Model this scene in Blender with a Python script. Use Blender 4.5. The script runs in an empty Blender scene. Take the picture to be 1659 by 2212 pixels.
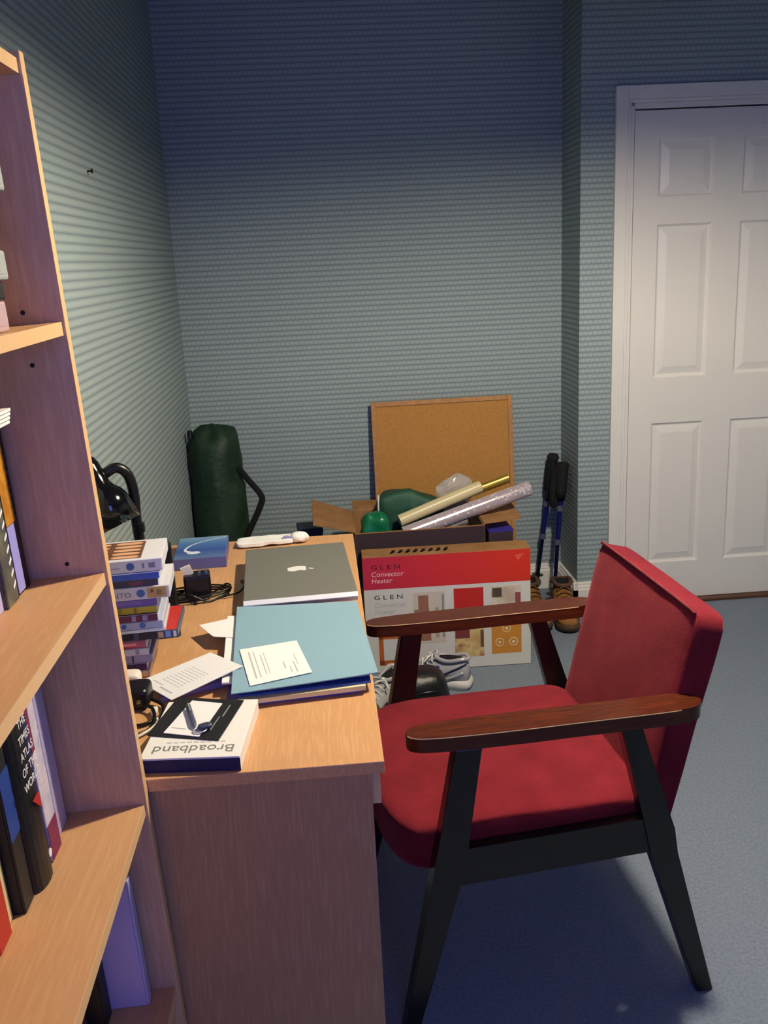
import bpy, bmesh, math, random
from mathutils import Vector, Matrix, noise
random.seed(7)
R = math.radians
sc = bpy.context.scene
COL = sc.collection

# ---------------------------------------------------------------- camera
cam_d = bpy.data.cameras.new('camera'); cam = bpy.data.objects.new('camera', cam_d); COL.objects.link(cam)
PITCH, YAW, ROLL = R(15.3), R(3.35), R(-2.8)
fwd = Vector((math.sin(YAW)*math.cos(PITCH), math.cos(YAW)*math.cos(PITCH), -math.sin(PITCH)))
rt0 = Vector((math.cos(YAW), -math.sin(YAW), 0)); up0 = rt0.cross(fwd)
rt = rt0*math.cos(ROLL) + up0*math.sin(ROLL); up = -rt0*math.sin(ROLL) + up0*math.cos(ROLL)
m = Matrix((rt, up, -fwd)).transposed().to_4x4(); m.translation = (0, 0, 1.5)
cam.matrix_world = m
cam_d.sensor_fit = 'VERTICAL'; cam_d.sensor_height = 24.0; cam_d.lens = 2000.0*24.0/2212.0
cam_d.clip_start = 0.02
sc.camera = cam
# ---------------------------------------------------------------- world, exposure
w = bpy.data.worlds.new('dusk_sky'); sc.world = w; w.use_nodes = True
bg = w.node_tree.nodes['Background']; bg.inputs[0].default_value = (0.19, 0.23, 1.0, 1); bg.inputs[1].default_value = 6.4
sc.view_settings.view_transform = 'Standard'; sc.view_settings.look = 'None'
sc.view_settings.exposure = 0.0; sc.view_settings.gamma = 1.0; sc.view_settings.use_curve_mapping = False
BULB = 1900.0
sc.cycles.max_bounces = 5; sc.cycles.diffuse_bounces = 3; sc.cycles.glossy_bounces = 2; sc.cycles.caustics_reflective = False; sc.cycles.caustics_refractive = False; sc.cycles.adaptive_threshold = .07; sc.cycles.adaptive_min_samples = 16; sc.cycles.transparent_max_bounces = 6
# portal at the window behind the camera (guides the sampling of the sky light only)
pl = bpy.data.lights.new('window_portal', 'AREA'); pl.shape = 'RECTANGLE'; pl.size = 1.1; pl.size_y = 1.15
pl.cycles.is_portal = True
po = bpy.data.objects.new('window_portal', pl); COL.objects.link(po)
po.location = (0.2, -.74, 1.575); po.rotation_euler = (R(90), 0, 0)

# ---------------------------------------------------------------- materials
def lin(c):
    if isinstance(c, str):
        c = [int(c[i:i+2], 16)/255 for i in (0, 2, 4)]
        c = [x/12.92 if x <= .04045 else ((x+.055)/1.055)**2.4 for x in c]
    return (c[0], c[1], c[2], 1)
MATS = {}
def mat(name, col, rough=.6, metal=0, spec=.4, bump=0, bscale=200, vary=0, vscale=20, sheen=0, alpha=1, coat=0):
    if name in MATS: return MATS[name]
    ma = bpy.data.materials.new(name); ma.use_nodes = True; n = ma.node_tree.nodes; l = ma.node_tree.links
    b = n['Principled BSDF']; b.inputs['Base Color'].default_value = lin(col); b.inputs['Roughness'].default_value = rough
    b.inputs['Metallic'].default_value = metal; b.inputs['Specular IOR Level'].default_value = spec
    if sheen: b.inputs['Sheen Weight'].default_value = sheen; b.inputs['Sheen Roughness'].default_value = .35; b.inputs['Sheen Tint'].default_value = (.9, .22, .24, 1)
    if coat: b.inputs['Coat Weight'].default_value = coat; b.inputs['Coat Roughness'].default_value = .08
    if alpha < 1: b.inputs['Alpha'].default_value = alpha
    tc = n.new('ShaderNodeTexCoord')
    if bump:
        t = n.new('ShaderNodeTexNoise'); t.inputs['Scale'].default_value = bscale; t.inputs['Detail'].default_value = 3
        l.new(tc.outputs['Object'], t.inputs['Vector'])
        bp = n.new('ShaderNodeBump'); bp.inputs['Strength'].default_value = bump; bp.inputs['Distance'].default_value = .004
        l.new(t.outputs['Fac'], bp.inputs['Height']); l.new(bp.outputs['Normal'], b.inputs['Normal'])
    if vary:
        t = n.new('ShaderNodeTexNoise'); t.inputs['Scale'].default_value = vscale; t.inputs['Detail'].default_value = 4
        l.new(tc.outputs['Object'], t.inputs['Vector'])
        r = n.new('ShaderNodeMapRange'); r.inputs[1].default_value = .3; r.inputs[2].default_value = .7
        r.inputs[3].default_value = 1-vary; r.inputs[4].default_value = 1+vary
        l.new(t.outputs['Fac'], r.inputs[0])
        mx = n.new('ShaderNodeVectorMath'); mx.operation = 'SCALE'; mx.inputs[0].default_value = lin(col)[:3]
        l.new(r.outputs[0], mx.inputs['Scale']); l.new(mx.outputs[0], b.inputs['Base Color'])
    MATS[name] = ma; return ma
def ramp_mat(name, stops, axis=0, lo=0, hi=1, rough=.5, interp='LINEAR'):
    """a printed colour run along one local axis"""
    ma = mat(name, stops[0][1], rough); n = ma.node_tree.nodes; l = ma.node_tree.links
    tc = n.new('ShaderNodeTexCoord'); sp = n.new('ShaderNodeSeparateXYZ'); l.new(tc.outputs['Object'], sp.inputs[0])
    mr = n.new('ShaderNodeMapRange'); mr.inputs[1].default_value = lo; mr.inputs[2].default_value = hi
    l.new(sp.outputs[axis], mr.inputs[0]); cr = n.new('ShaderNodeValToRGB'); cr.color_ramp.interpolation = interp
    while len(cr.color_ramp.elements) < len(stops): cr.color_ramp.elements.new(.5)
    for e, (p, c) in zip(cr.color_ramp.elements, stops): e.position = p; e.color = lin(c)
    l.new(mr.outputs[0], cr.inputs[0]); l.new(cr.outputs[0], n['Principled BSDF'].inputs['Base Color'])
    return ma
def noise_mat(name, stops, scale=20, rough=.5, stretch=(1, 1, 1), bump=0, detail=3):
    ma = mat(name, stops[0][1], rough); n = ma.node_tree.nodes; l = ma.node_tree.links
    tc = n.new('ShaderNodeTexCoord'); mp = n.new('ShaderNodeMapping'); mp.inputs['Scale'].default_value = stretch
    l.new(tc.outputs['Object'], mp.inputs[0]); t = n.new('ShaderNodeTexNoise'); t.inputs['Scale'].default_value = scale
    t.inputs['Detail'].default_value = detail; l.new(mp.outputs[0], t.inputs['Vector'])
    cr = n.new('ShaderNodeValToRGB')
    while len(cr.color_ramp.elements) < len(stops): cr.color_ramp.elements.new(.5)
    for e, (p, c) in zip(cr.color_ramp.elements, stops): e.position = p; e.color = lin(c)
    l.new(t.outputs['Fac'], cr.inputs[0]); l.new(cr.outputs[0], n['Principled BSDF'].inputs['Base Color'])
    if bump:
        bp = n.new('ShaderNodeBump'); bp.inputs['Strength'].default_value = bump; bp.inputs['Distance'].default_value = .003
        l.new(t.outputs['Fac'], bp.inputs['Height']); l.new(bp.outputs['Normal'], n['Principled BSDF'].inputs['Normal'])
    return ma
def wood(name, c1, c2, stretch, rough=.42, scale=9):
    return noise_mat(name, [(.32, c1), (.5, c2), (.68, c1)], scale, rough, stretch, 0, 6)

def wallpaper():
    ma = bpy.data.materials.new('patterned_wallpaper'); ma.use_nodes = True; n = ma.node_tree.nodes; l = ma.node_tree.links
    b = n['Principled BSDF']; b.inputs['Roughness'].default_value = .62; b.inputs['Specular IOR Level'].default_value = .25
    g = n.new('ShaderNodeNewGeometry'); sp = n.new('ShaderNodeSeparateXYZ'); l.new(g.outputs['Position'], sp.inputs[0])
    sn = n.new('ShaderNodeSeparateXYZ'); l.new(g.outputs['True Normal'], sn.inputs[0])
    ab = n.new('ShaderNodeMath'); ab.operation = 'ABSOLUTE'; l.new(sn.outputs[0], ab.inputs[0])
    gt = n.new('ShaderNodeMath'); gt.operation = 'GREATER_THAN'; gt.inputs[1].default_value = .5; l.new(ab.outputs[0], gt.inputs[0])
    mx = n.new('ShaderNodeMix'); l.new(gt.outputs[0], mx.inputs[0]); l.new(sp.outputs[0], mx.inputs[2]); l.new(sp.outputs[1], mx.inputs[3])
    cb = n.new('ShaderNodeCombineXYZ'); l.new(mx.outputs[0], cb.inputs[0]); l.new(sp.outputs[2], cb.inputs[1])
    br = n.new('ShaderNodeTexBrick'); l.new(cb.outputs[0], br.inputs['Vector'])
    br.inputs['Scale'].default_value = 1; br.inputs['Brick Width'].default_value = .020; br.inputs['Row Height'].default_value = .0215
    br.inputs['Mortar Size'].default_value = .0050; br.inputs['Mortar Smooth'].default_value = 1.0
    br.inputs['Color1'].default_value = lin('9DADAE'); br.inputs['Color2'].default_value = lin('97A8AA'); br.inputs['Mortar'].default_value = lin('76878C')
    def mt(op, a, b_=None):
        q = n.new('ShaderNodeMath'); q.operation = op
        for i_, v_ in enumerate((a, b_)):
            if v_ is None: continue
            if isinstance(v_, (int, float)): q.inputs[i_].default_value = v_
            else: l.new(v_, q.inputs[i_])
        return q.outputs[0]
    row = mt('COSINE', mt('MULTIPLY', sp.outputs[2], 2*math.pi/.0215))
    row = mt('POWER', mt('MULTIPLY', mt('ADD', row, 1.0), .5), 1.5)
    fac = mt('ADD', mt('MULTIPLY', row, .62), mt('MULTIPLY', br.outputs['Fac'], .38))
    cm = n.new('ShaderNodeMix'); cm.data_type = 'RGBA'; cm.inputs[6].default_value = lin('A3B2B2'); cm.inputs[7].default_value = lin('7A8B90')
    l.new(fac, cm.inputs[0]); l.new(cm.outputs[2], b.inputs['Base Color'])
    bp = n.new('ShaderNodeBump'); bp.inputs['Strength'].default_value = .25; bp.inputs['Distance'].default_value = .002; bp.invert = True
    l.new(fac, bp.inputs['Height']); l.new(bp.outputs['Normal'], b.inputs['Normal'])
    return ma
WALL = wallpaper()
CARPET = noise_mat('grey_blue_carpet', [(.3, '6C7888'), (.7, '808C9C')], 130, .95, (1, 1, 1), .5, 3)
CEIL = mat('white_ceiling_paint', 'A9A7A2', .9)
WHITE = mat('white_gloss_paint', 'E8E6E0', .38)
BEECH = wood('beech_veneer_lengthwise', 'D9A877', 'CC9A68', (14, 1, 14))
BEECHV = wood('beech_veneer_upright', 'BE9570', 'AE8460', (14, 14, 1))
BEECHX = wood('beech_veneer_shelf', 'DCAC78', 'D2A06C', (14, 1, 14))
EDGE = mat('pale_beech_edging', 'E4B986', .45)
BEECHP = wood('beech_veneer_bookcase', 'CDAB8C', 'BF9C7C', (14, 14, 1))
OAKDK = wood('dark_threshold_wood', '6A4630', '55371F', (1, 14, 14))
EBONY = mat('ebonised_wood', '15120F', .32, coat=.25)
MAHOG = wood('mahogany_armrest', '5A2A15', '4A2010', (1, 14, 14), .22)
WORN = mat('worn_pale_edge', 'D0B07A', .5)
RED = mat('red_wool_upholstery', '78222A', .95, spec=.1, bump=.35, bscale=600, vary=.16, vscale=11, sheen=.6)
PIPE = mat('dark_red_piping', '74242C', .9)
BLACK = mat('black_plastic', '0D0D0F', .35)
BLACKG = mat('black_gloss_enamel', '08080A', .12, coat=.6)
BLACKC = mat('black_cloth', '101113', .85, bump=.4, bscale=300)
PAPER = mat('white_paper', 'F2F1EC', .8)
PAPER2 = mat('cream_paper', 'E6DFC6', .8)
LILAC = mat('lilac_paper', 'B9B3DC', .7)
INK = mat('black_ink', '17161A', .7)
INKG = mat('grey_ink', '8A8A8C', .7)

# ---------------------------------------------------------------- geometry helpers
def empty(name, loc, rot=(0, 0, 0), label=None, cat=None, group=None, kind=None):
    o = bpy.data.objects.new(name, None); COL.objects.link(o); o.location = loc; o.rotation_euler = rot
    o.empty_display_size = .05
    return tag(o, label, cat, group, kind)
def tag(o, label=None, cat=None, group=None, kind=None):
    if label: o['label'] = label
    if cat: o['category'] = cat
    if group: o['group'] = group
    if kind: o['kind'] = kind
    return o
def mesh_obj(name, bm, material, parent=None, loc=(0, 0, 0), rot=(0, 0, 0), smooth=False):
    bmesh.ops.recalc_face_normals(bm, faces=bm.faces)
    me = bpy.data.meshes.new(name); bm.to_mesh(me); bm.free()
    if smooth:
        me.shade_smooth()
    o = bpy.data.objects.new(name, me); COL.objects.link(o); me.materials.append(material)
    o.location = loc; o.rotation_euler = rot
    if parent: o.parent = parent
    return o
def bx(bm, x0, x1, y0, y1, z0, z1, bev=0, seg=2):
    r = bmesh.ops.create_cube(bm, size=1); vs = r['verts']
    for v in vs:
        v.co = Vector(((x0+x1)/2+v.co.x*(x1-x0), (y0+y1)/2+v.co.y*(y1-y0), (z0+z1)/2+v.co.z*(z1-z0)))
    if bev:
        es = list({e for v in vs for e in v.link_edges})
        bmesh.ops.bevel(bm, geom=es, offset=bev, segments=seg, profile=.5, affect='EDGES')
    return vs
def box(name, x0, x1, y0, y1, z0, z1, material, parent=None, bev=0, **k):
    bm = bmesh.new(); bx(bm, x0, x1, y0, y1, z0, z1, bev); return mesh_obj(name, bm, material, parent, **k)
def prism(bm, pts, vec):
    """polygon (list of 3-D points) extruded by vec"""
    vec = Vector(vec); a = [bm.verts.new(p) for p in pts]; b = [bm.verts.new(Vector(p)+vec) for p in pts]
    bm.faces.new(a); bm.faces.new(list(reversed(b)))
    for i in range(len(pts)):
        j = (i+1) % len(pts); bm.faces.new((a[j], a[i], b[i], b[j]))
def catmull(P, n=6, closed=False):
    P = [Vector(p) for p in P]; out = []; N = len(P)
    rng = range(N if closed else N-1)
    for i in rng:
        p0 = P[(i-1) % N] if closed or i > 0 else P[i]*2-P[i+1]
        p1 = P[i]; p2 = P[(i+1) % N]; p3 = P[(i+2) % N] if closed or i+2 < N else P[i+1]*2-P[i]
        for k in range(n):
            t = k/n
            out.append(.5*((2*p1)+(p2-p0)*t+(2*p0-5*p1+4*p2-p3)*t*t+(3*p1-p0-3*p2+p3)*t**3))
    if not closed: out.append(P[-1])
    return out
def tube(bm, P, r, n=8, closed=False, smooth=5, flat=None):
    """round (or flattened: flat=(ra,rb)) tube along points"""
    if smooth: P = catmull(P, smooth, closed)
    else: P = [Vector(p) for p in P]
    N = len(P); rings = []; prev = None
    for i, p in enumerate(P):
        a = P[(i-1) % N] if closed or i > 0 else P[i]; b = P[(i+1) % N] if closed or i < N-1 else P[i]
        d = (b-a).normalized() if (b-a).length > 1e-9 else Vector((0, 0, 1))
        if prev is None:
            u = d.cross(Vector((0, 0, 1)))
            if u.length < 1e-3: u = d.cross(Vector((1, 0, 0)))
        else:
            u = prev - d*prev.dot(d)
        u.normalize(); prev = u; v = d.cross(u)
        ra, rb = flat if flat else ((r[min(i*len(r)//N, len(r)-1)],)*2 if isinstance(r, (list, tuple)) else (r, r))
        rings.append([bm.verts.new(p+u*ra*math.cos(2*math.pi*k/n)+v*rb*math.sin(2*math.pi*k/n)) for k in range(n)])
    M = N if closed else N-1
    for i in range(M):
        A, B = rings[i], rings[(i+1) % N]
        for k in range(n): bm.faces.new((A[k], A[(k+1) % n], B[(k+1) % n], B[k]))
    if not closed:
        bm.faces.new(list(reversed(rings[0]))); bm.faces.new(rings[-1])
def lathe(bm, prof, n=24, axis_mat=None):
    """profile [(r,z)] spun round local z; axis_mat places it"""
    M = axis_mat or Matrix(); rings = []
    for r, z in prof:
        if r < 1e-6: rings.append([bm.verts.new(M @ Vector((0, 0, z)))])
        else: rings.append([bm.verts.new(M @ Vector((r*math.cos(2*math.pi*k/n), r*math.sin(2*math.pi*k/n), z))) for k in range(n)])
    for A, B in zip(rings, rings[1:]):
        for k in range(n):
            k2 = (k+1) % n
            if len(A) == 1 and len(B) == 1: continue
            if len(A) == 1: bm.faces.new((A[0], B[k2], B[k]))
            elif len(B) == 1: bm.faces.new((A[k], A[k2], B[0]))
            else: bm.faces.new((A[k], A[k2], B[k2], B[k]))
def loft(bm, rings, cap=True):
    V = [[bm.verts.new(p) for p in r] for r in rings]; n = len(V[0])
    for A, B in zip(V, V[1:]):
        for k in range(n): bm.faces.new((A[k], A[(k+1) % n], B[(k+1) % n], B[k]))
    if cap: bm.faces.new(list(reversed(V[0]))); bm.faces.new(V[-1])
def softbox(bm, c, s, n=8, k=7, fn=None):
    """rounded box: centre c, half-sizes s, roundness k (2 = ellipsoid), fn deforms a point"""
    grid = {}
    def vert(p):
        key = tuple(round(x, 5) for x in p)
        if key not in grid:
            q = Vector(p); L = (abs(q.x)**k+abs(q.y)**k+abs(q.z)**k)**(1/k); q = q/L
            w_ = Vector((c[0]+q.x*s[0], c[1]+q.y*s[1], c[2]+q.z*s[2]))
            if fn: w_ = fn(w_, q)
            grid[key] = bm.verts.new(w_)
        return grid[key]
    for ax in range(3):
        for sg in (-1, 1):
            for i in range(n):
                for j in range(n):
                    q = []
                    for a, b in ((i, j), (i+1, j), (i+1, j+1), (i, j+1)):
                        p = [0, 0, 0]; p[ax] = sg; p[(ax+1) % 3] = -1+2*a/n; p[(ax+2) % 3] = -1+2*b/n; q.append(vert(p))
                    bm.faces.new(q if sg > 0 else list(reversed(q)))
def frame_mat(o, right, upv):
    r_ = Vector(right).normalized(); u_ = Vector(upv).normalized(); n_ = r_.cross(u_)
    M = Matrix((r_, u_, n_)).transposed().to_4x4(); M.translation = o; return M
def text(s, size, material, parent, o, right, upv, name='lettering', align='LEFT', sx=1.0, depth=.0002, shear=0):
    cu = bpy.data.curves.new(name, 'FONT'); cu.body = s; cu.size = size; cu.align_x = align; cu.extrude = depth; cu.shear = shear
    cu.resolution_u = 3
    t = bpy.data.objects.new(name, cu); COL.objects.link(t)
    dg = bpy.context.evaluated_depsgraph_get(); me = bpy.data.meshes.new_from_object(t.evaluated_get(dg))
    bpy.data.objects.remove(t); bpy.data.curves.remove(cu)
    me.materials.clear(); me.materials.append(material)
    ob = bpy.data.objects.new(name, me); COL.objects.link(ob); ob.parent = parent
    ob.matrix_local = frame_mat(o, right, upv) @ Matrix.Diagonal((sx, 1, 1, 1)); return ob
def wrinkle(p, f=14, a=.01, seed=0):
    return Vector((noise.noise(p*f+Vector((seed, 0, 0))), noise.noise(p*f+Vector((0, seed+7, 3))), noise.noise(p*f+Vector((5, 1, seed+11)))))*a

# ================================================================ THE ROOM
XL, XR, YB, YD, YR, ZC = -.577, 2.6, 3.985, 3.705, -.7, 2.52
PX = 1.035
S = 'structure'
tag(box('floor', XL, XR, YR, YB+.1, -.06, 0, CARPET), 'grey-blue carpet covering the floor', kind=S)
tag(box('ceiling', XL-.1, XR+.1, YR-.1, YB+.1, ZC, ZC+.08, CEIL), 'plain pale ceiling above the room', kind=S)
tag(box('wall_left', XL-.1, XL, YR, YB+.1, 0, ZC, WALL), 'blue-grey patterned wallpaper wall beside the desk', kind=S)
tag(box('wall_back', XL, PX, YB, YB+.1, 0, ZC, WALL), 'blue-grey patterned wallpaper wall of the alcove', kind=S)
bm = bmesh.new()
bx(bm, PX, 1.235, YD, YB+.1, 0, ZC); bx(bm, 1.235, 2.012, YD, YB+.1, 2.008, ZC); bx(bm, 2.012, XR, YD, YB+.1, 0, ZC); bx(bm, 1.235, 2.012, YD+.06, YB+.1, 0, 2.008)  # last block: added unseen backing, stops sky light leaking round the door
tag(mesh_obj('wall_door', bm, WALL), 'blue-grey patterned wallpaper wall around the white door', kind=S)
tag(box('wall_right', XR, XR+.1, YR, YB+.1, 0, ZC, WALL), 'wallpapered wall on the far right of the room', kind=S)
bm = bmesh.new()
bx(bm, XL, -.35, YR-.1, YR, 0, ZC); bx(bm, .75, XR, YR-.1, YR, 0, ZC); bx(bm, -.35, .75, YR-.1, YR, 0, 1.0); bx(bm, -.35, .75, YR-.1, YR, 2.15, ZC)
tag(mesh_obj('wall_rear', bm, WALL), 'wallpapered wall with the window behind the camera', kind=S)
win = empty('window_1', (.2, YR, 1.0), label='white framed window in the rear wall', kind=S)
bm = bmesh.new()
for a in ((-.55, -.51, 0, 1.15), (.51, .55, 0, 1.15), (-.51, .51, 0, .04), (-.51, .51, 1.11, 1.15), (-.018, .018, .04, 1.11)):
    bx(bm, a[0], a[1], -.07, -.02, a[2], a[3])
mesh_obj('window_frame', bm, WHITE, win)
PANE = bpy.data.materials.new('window_glass'); PANE.use_nodes = True; nt_ = PANE.node_tree; nt_.nodes.remove(nt_.nodes['Principled BSDF'])
a_ = nt_.nodes.new('ShaderNodeBsdfTransparent'); b_ = nt_.nodes.new('ShaderNodeBsdfGlossy'); b_.inputs['Roughness'].default_value = .05
m_ = nt_.nodes.new('ShaderNodeMixShader'); m_.inputs[0].default_value = .06
nt_.links.new(a_.outputs[0], m_.inputs[1]); nt_.links.new(b_.outputs[0], m_.inputs[2]); nt_.links.new(m_.outputs[0], nt_.nodes['Material Output'].inputs[0])
for x_ in (-.264, .264): box('pane', x_-.246, x_+.246, -.047, -.043, .04, 1.11, PANE, win)

def skirting(name, p0, p1, normal, label):
    p0 = Vector(p0); p1 = Vector(p1); nv = Vector(normal)
    prof = [(0, 0), (.018, 0), (.018, .085), (.013, .09), (.013, .098), (.009, .103), (.009, .112), (0, .116)]
    bm = bmesh.new(); prism(bm, [p0+nv*a+Vector((0, 0, b)) for a, b in prof], p1-p0)
    return tag(mesh_obj(name, bm, WHITE), label, kind=S)
skirting('baseboard_left', (XL, 1.34, 0), (XL, YB, 0), (1, 0, 0), 'white moulded baseboard along the left wall')
skirting('baseboard_back', (XL, YB, 0), (PX, YB, 0), (0, -1, 0), 'white moulded baseboard along the alcove wall')
skirting('baseboard_return', (PX, YD-.018, 0), (PX, YB, 0), (-1, 0, 0), 'white moulded baseboard on the short return wall')
skirting('baseboard_door', (PX-.018, YD, 0), (1.165, YD, 0), (0, -1, 0), 'white moulded baseboard left of the door frame')

# door frame
def arch_strip(bm, pts):    # flat moulded strips
    for a in pts: bx(bm, *a, bev=.002, seg=1)
bm = bmesh.new()
arch_strip(bm, [(1.165, 1.213, YD-.018, YD, 0, 2.082), (1.213, 1.226, YD-.013, YD, 0, 2.034), (1.226, 1.241, YD-.006, YD+.03, 0, 2.010),
                (1.213, 2.082, YD-.018, YD, 2.034, 2.082), (1.226, 2.034, YD-.013, YD, 2.021, 2.034), (1.241, 2.007, YD-.006, YD+.03, 2.0, 2.021),
                (2.034, 2.082, YD-.018, YD, 0, 2.034), (2.021, 2.034, YD-.013, YD, 0, 2.021), (2.007, 2.021, YD-.006, YD+.03, 0, 2.0)])
tag(mesh_obj('trim_1', bm, WHITE), 'white painted door frame moulding', kind=S)
tag(box('trim_2', 1.241, 2.007, YD-.035, YD+.05, 0, .012, OAKDK, bev=.003), 'dark brown wooden threshold under the door', kind=S)
door = empty('door_1', (1.2445, YD+.002, .014), label='white six-panel interior door', kind=S)
DW, DH = .760, 1.980
cols = [(.098, .318), (.432, .652)]; rows = [(.166, .775), (.964, 1.563), (1.666, 1.878)]
bm = bmesh.new()
bx(bm, 0, DW, .014, .04, 0, DH)
xs = [0, .098, .318, .432, .652, DW]
for a, b in ((0, .098), (.318, .432), (.652, DW)): bx(bm, a, b, 0, .0145, 0, DH)
for (a, b) in cols:
    for c, d in ((0, .166), (.775, .964), (1.563, 1.666), (1.878, DH)): bx(bm, a, b, 0, .0145, c, d)
mesh_obj('door_leaf', bm, WHITE, door)
for (a, b) in cols:
    for (c, d) in rows:
        bm = bmesh.new(); rings = []
        for ins, y in ((0, .014), (0, .0005), (.008, .010), (.012, .011), (.042, .003), (.2, .003)):
            if ins == .2: continue
            rings.append([(a+ins, y, c+ins), (b-ins, y, c+ins), (b-ins, y, d-ins), (a+ins, y, d-ins)])
        loft(bm, rings[1:], cap=False); bm.verts.ensure_lookup_table(); bm.faces.new(bm.verts[-4:])
        mesh_obj('panel', bm, WHITE, door)
bm = bmesh.new(); lathe(bm, [(0, -.05), (.02, -.048), (.026, -.035), (.02, -.02), (.009, -.012), (.009, -.004), (.025, -.003), (.025, 0)], 20,
                        Matrix.Translation((.705, 0, .99)) @ Matrix.Rotation(R(90), 4, 'X') @ Matrix.Scale(-1, 4))
mesh_obj('door_knob', bm, mat('brass', 'B08D4A', .3, 1), door, smooth=True)

# nail in the left wall
nl = empty('wall_nail', (XL, 2.605, 1.755), label='small dark nail in the left wall high above the desk', cat='nail')
bm = bmesh.new(); lathe(bm, [(0, -.002), (.0022, -.002), (.0022, .010), (.006, .011), (.006, .014), (0, .015)], 10, Matrix.Rotation(R(90), 4, 'Y'))
mesh_obj('nail_body', bm, mat('dark_iron', '25221F', .5, .6), nl)

# ================================================================ PENDANT LAMP (the room's light, just above the picture)
LX, LY, LZ = .78, 1.80, 2.13
lamp = empty('pendant_lamp', (LX, LY, ZC), label='pendant ceiling lamp with round dark shade above the chair', cat='lamp')
SH = mat('shade_outside', '2A2A2E', .7); SHI = mat('shade_lining', 'E8E4DA', .8)
zb = LZ-ZC
bm = bmesh.new(); lathe(bm, [(.200, zb-.034), (.190, zb+.03), (.145, zb+.10), (.08, zb+.145), (.03, zb+.155), (.03, zb+.153), (.078, zb+.142), (.142, zb+.098), (.187, zb+.03), (.198, zb-.034), (.200, zb-.034)], 40)
mesh_obj('lamp_shade', bm, SHI, lamp, smooth=True)
bm = bmesh.new(); lathe(bm, [(.030, zb+.157), (.0805, zb+.1468), (.1462, zb+.1012), (.1912, zb+.0303), (.2010, zb-.0338)], 40)
mesh_obj('shade_cover', bm, SH, lamp, smooth=True)
bm = bmesh.new(); tube(bm, [(0, 0, -.02), (0, 0, zb+.12)], .0035, 8, smooth=0); mesh_obj('cord', bm, PAPER, lamp)
bm = bmesh.new(); lathe(bm, [(0, 0), (.045, 0), (.042, -.018), (.01, -.025), (0, -.025)], 20); mesh_obj('ceiling_rose', bm, WHITE, lamp)
bm = bmesh.new(); lathe(bm, [(0, zb+.125), (.018, zb+.125), (.018, zb+.064), (0, zb+.064)], 16); mesh_obj('lamp_holder', bm, PAPER, lamp)
bm = bmesh.new(); bmesh.ops.create_icosphere(bm, subdivisions=2, radius=.045)
bmesh.ops.translate(bm, verts=bm.verts, vec=(0, 0, zb+.022))
bmat = bpy.data.materials.new('glowing_bulb'); bmat.use_nodes = True; nn = bmat.node_tree.nodes; nn.remove(nn['Principled BSDF'])
em = nn.new('ShaderNodeEmission'); em.inputs[0].default_value = (1.0, .87, .67, 1); em.inputs[1].default_value = BULB
bmat.node_tree.links.new(em.outputs[0], nn['Material Output'].inputs[0])
mesh_obj('bulb', bm, bmat, lamp, smooth=True)

# ================================================================ BOOKCASE
BT = R(-1.96); BCX = -.5135
bc = empty('bookcase', (BCX, 0, 0), (0, BT, 0), 'tall open beech bookcase against the left wall', 'bookcase')
D = .2215; Y0, Y1 = .46, 1.31
box('side_panel', 0, D, Y1-.018, Y1, 0, 1.765, BEECHP, bc)
box('side_panel', 0, D, Y0, Y0+.018, 0, 1.765, BEECHP, bc)
box('edging', D, D+.001, Y1-.018, Y1, 0, 1.765, EDGE, bc); box('edging', D, D+.001, Y0, Y0+.018, 0, 1.765, EDGE, bc)
box('back_panel', -.004, 0, Y0, Y1, .06, 1.765, BEECHP, bc)
SHELF = {0: 1.432, 1: 1.076, 2: .694, 3: .352, 4: .08}
for z in SHELF.values():
    s_ = box('shelf', 0.001, D-.004, Y0+.018, Y1-.018, z-.018, z, BEECHX, bc)
    box('front_edge', D-.004, D-.003, Y0+.018, Y1-.018, z-.018, z, EDGE, s_)
s_ = box('top_panel', 0, D-.004, Y0+.018, Y1-.018, 1.738, 1.756, BEECHX, bc)
box('front_edge', D-.004, D-.003, Y0+.018, Y1-.018, 1.738, 1.756, EDGE, s_)
box('plinth', .19, .205, Y0+.018, Y1-.018, 0, .062, BEECHP, bc)
for hx, hz in ((.17, 1.448), (.17, 1.378), (.168, 1.094), (.05, 1.448), (.05, 1.378)):
    bm = bmesh.new(); lathe(bm, [(0, 0), (.0032, 0), (.0032, -.0006), (0, -.0006)], 12, Matrix.Translation((hx, Y1-.0181, hz)) @ Matrix.Rotation(R(-90), 4, 'X'))
    mesh_obj('pin_hole', bm, INK, bc)
BM = Matrix.Translation((BCX, 0, 0)) @ Matrix.Rotation(BT, 4, 'Y')
def inbc(name, x, y, z, label, group, cat='book'):
    o = empty(name, BM @ Vector((x, y, z)), (0, BT, 0), label, cat, group); return o
def world_x(wx, z):   # world x at height z -> bookcase-local x
    return (wx-BCX) + .0342*z
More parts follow.
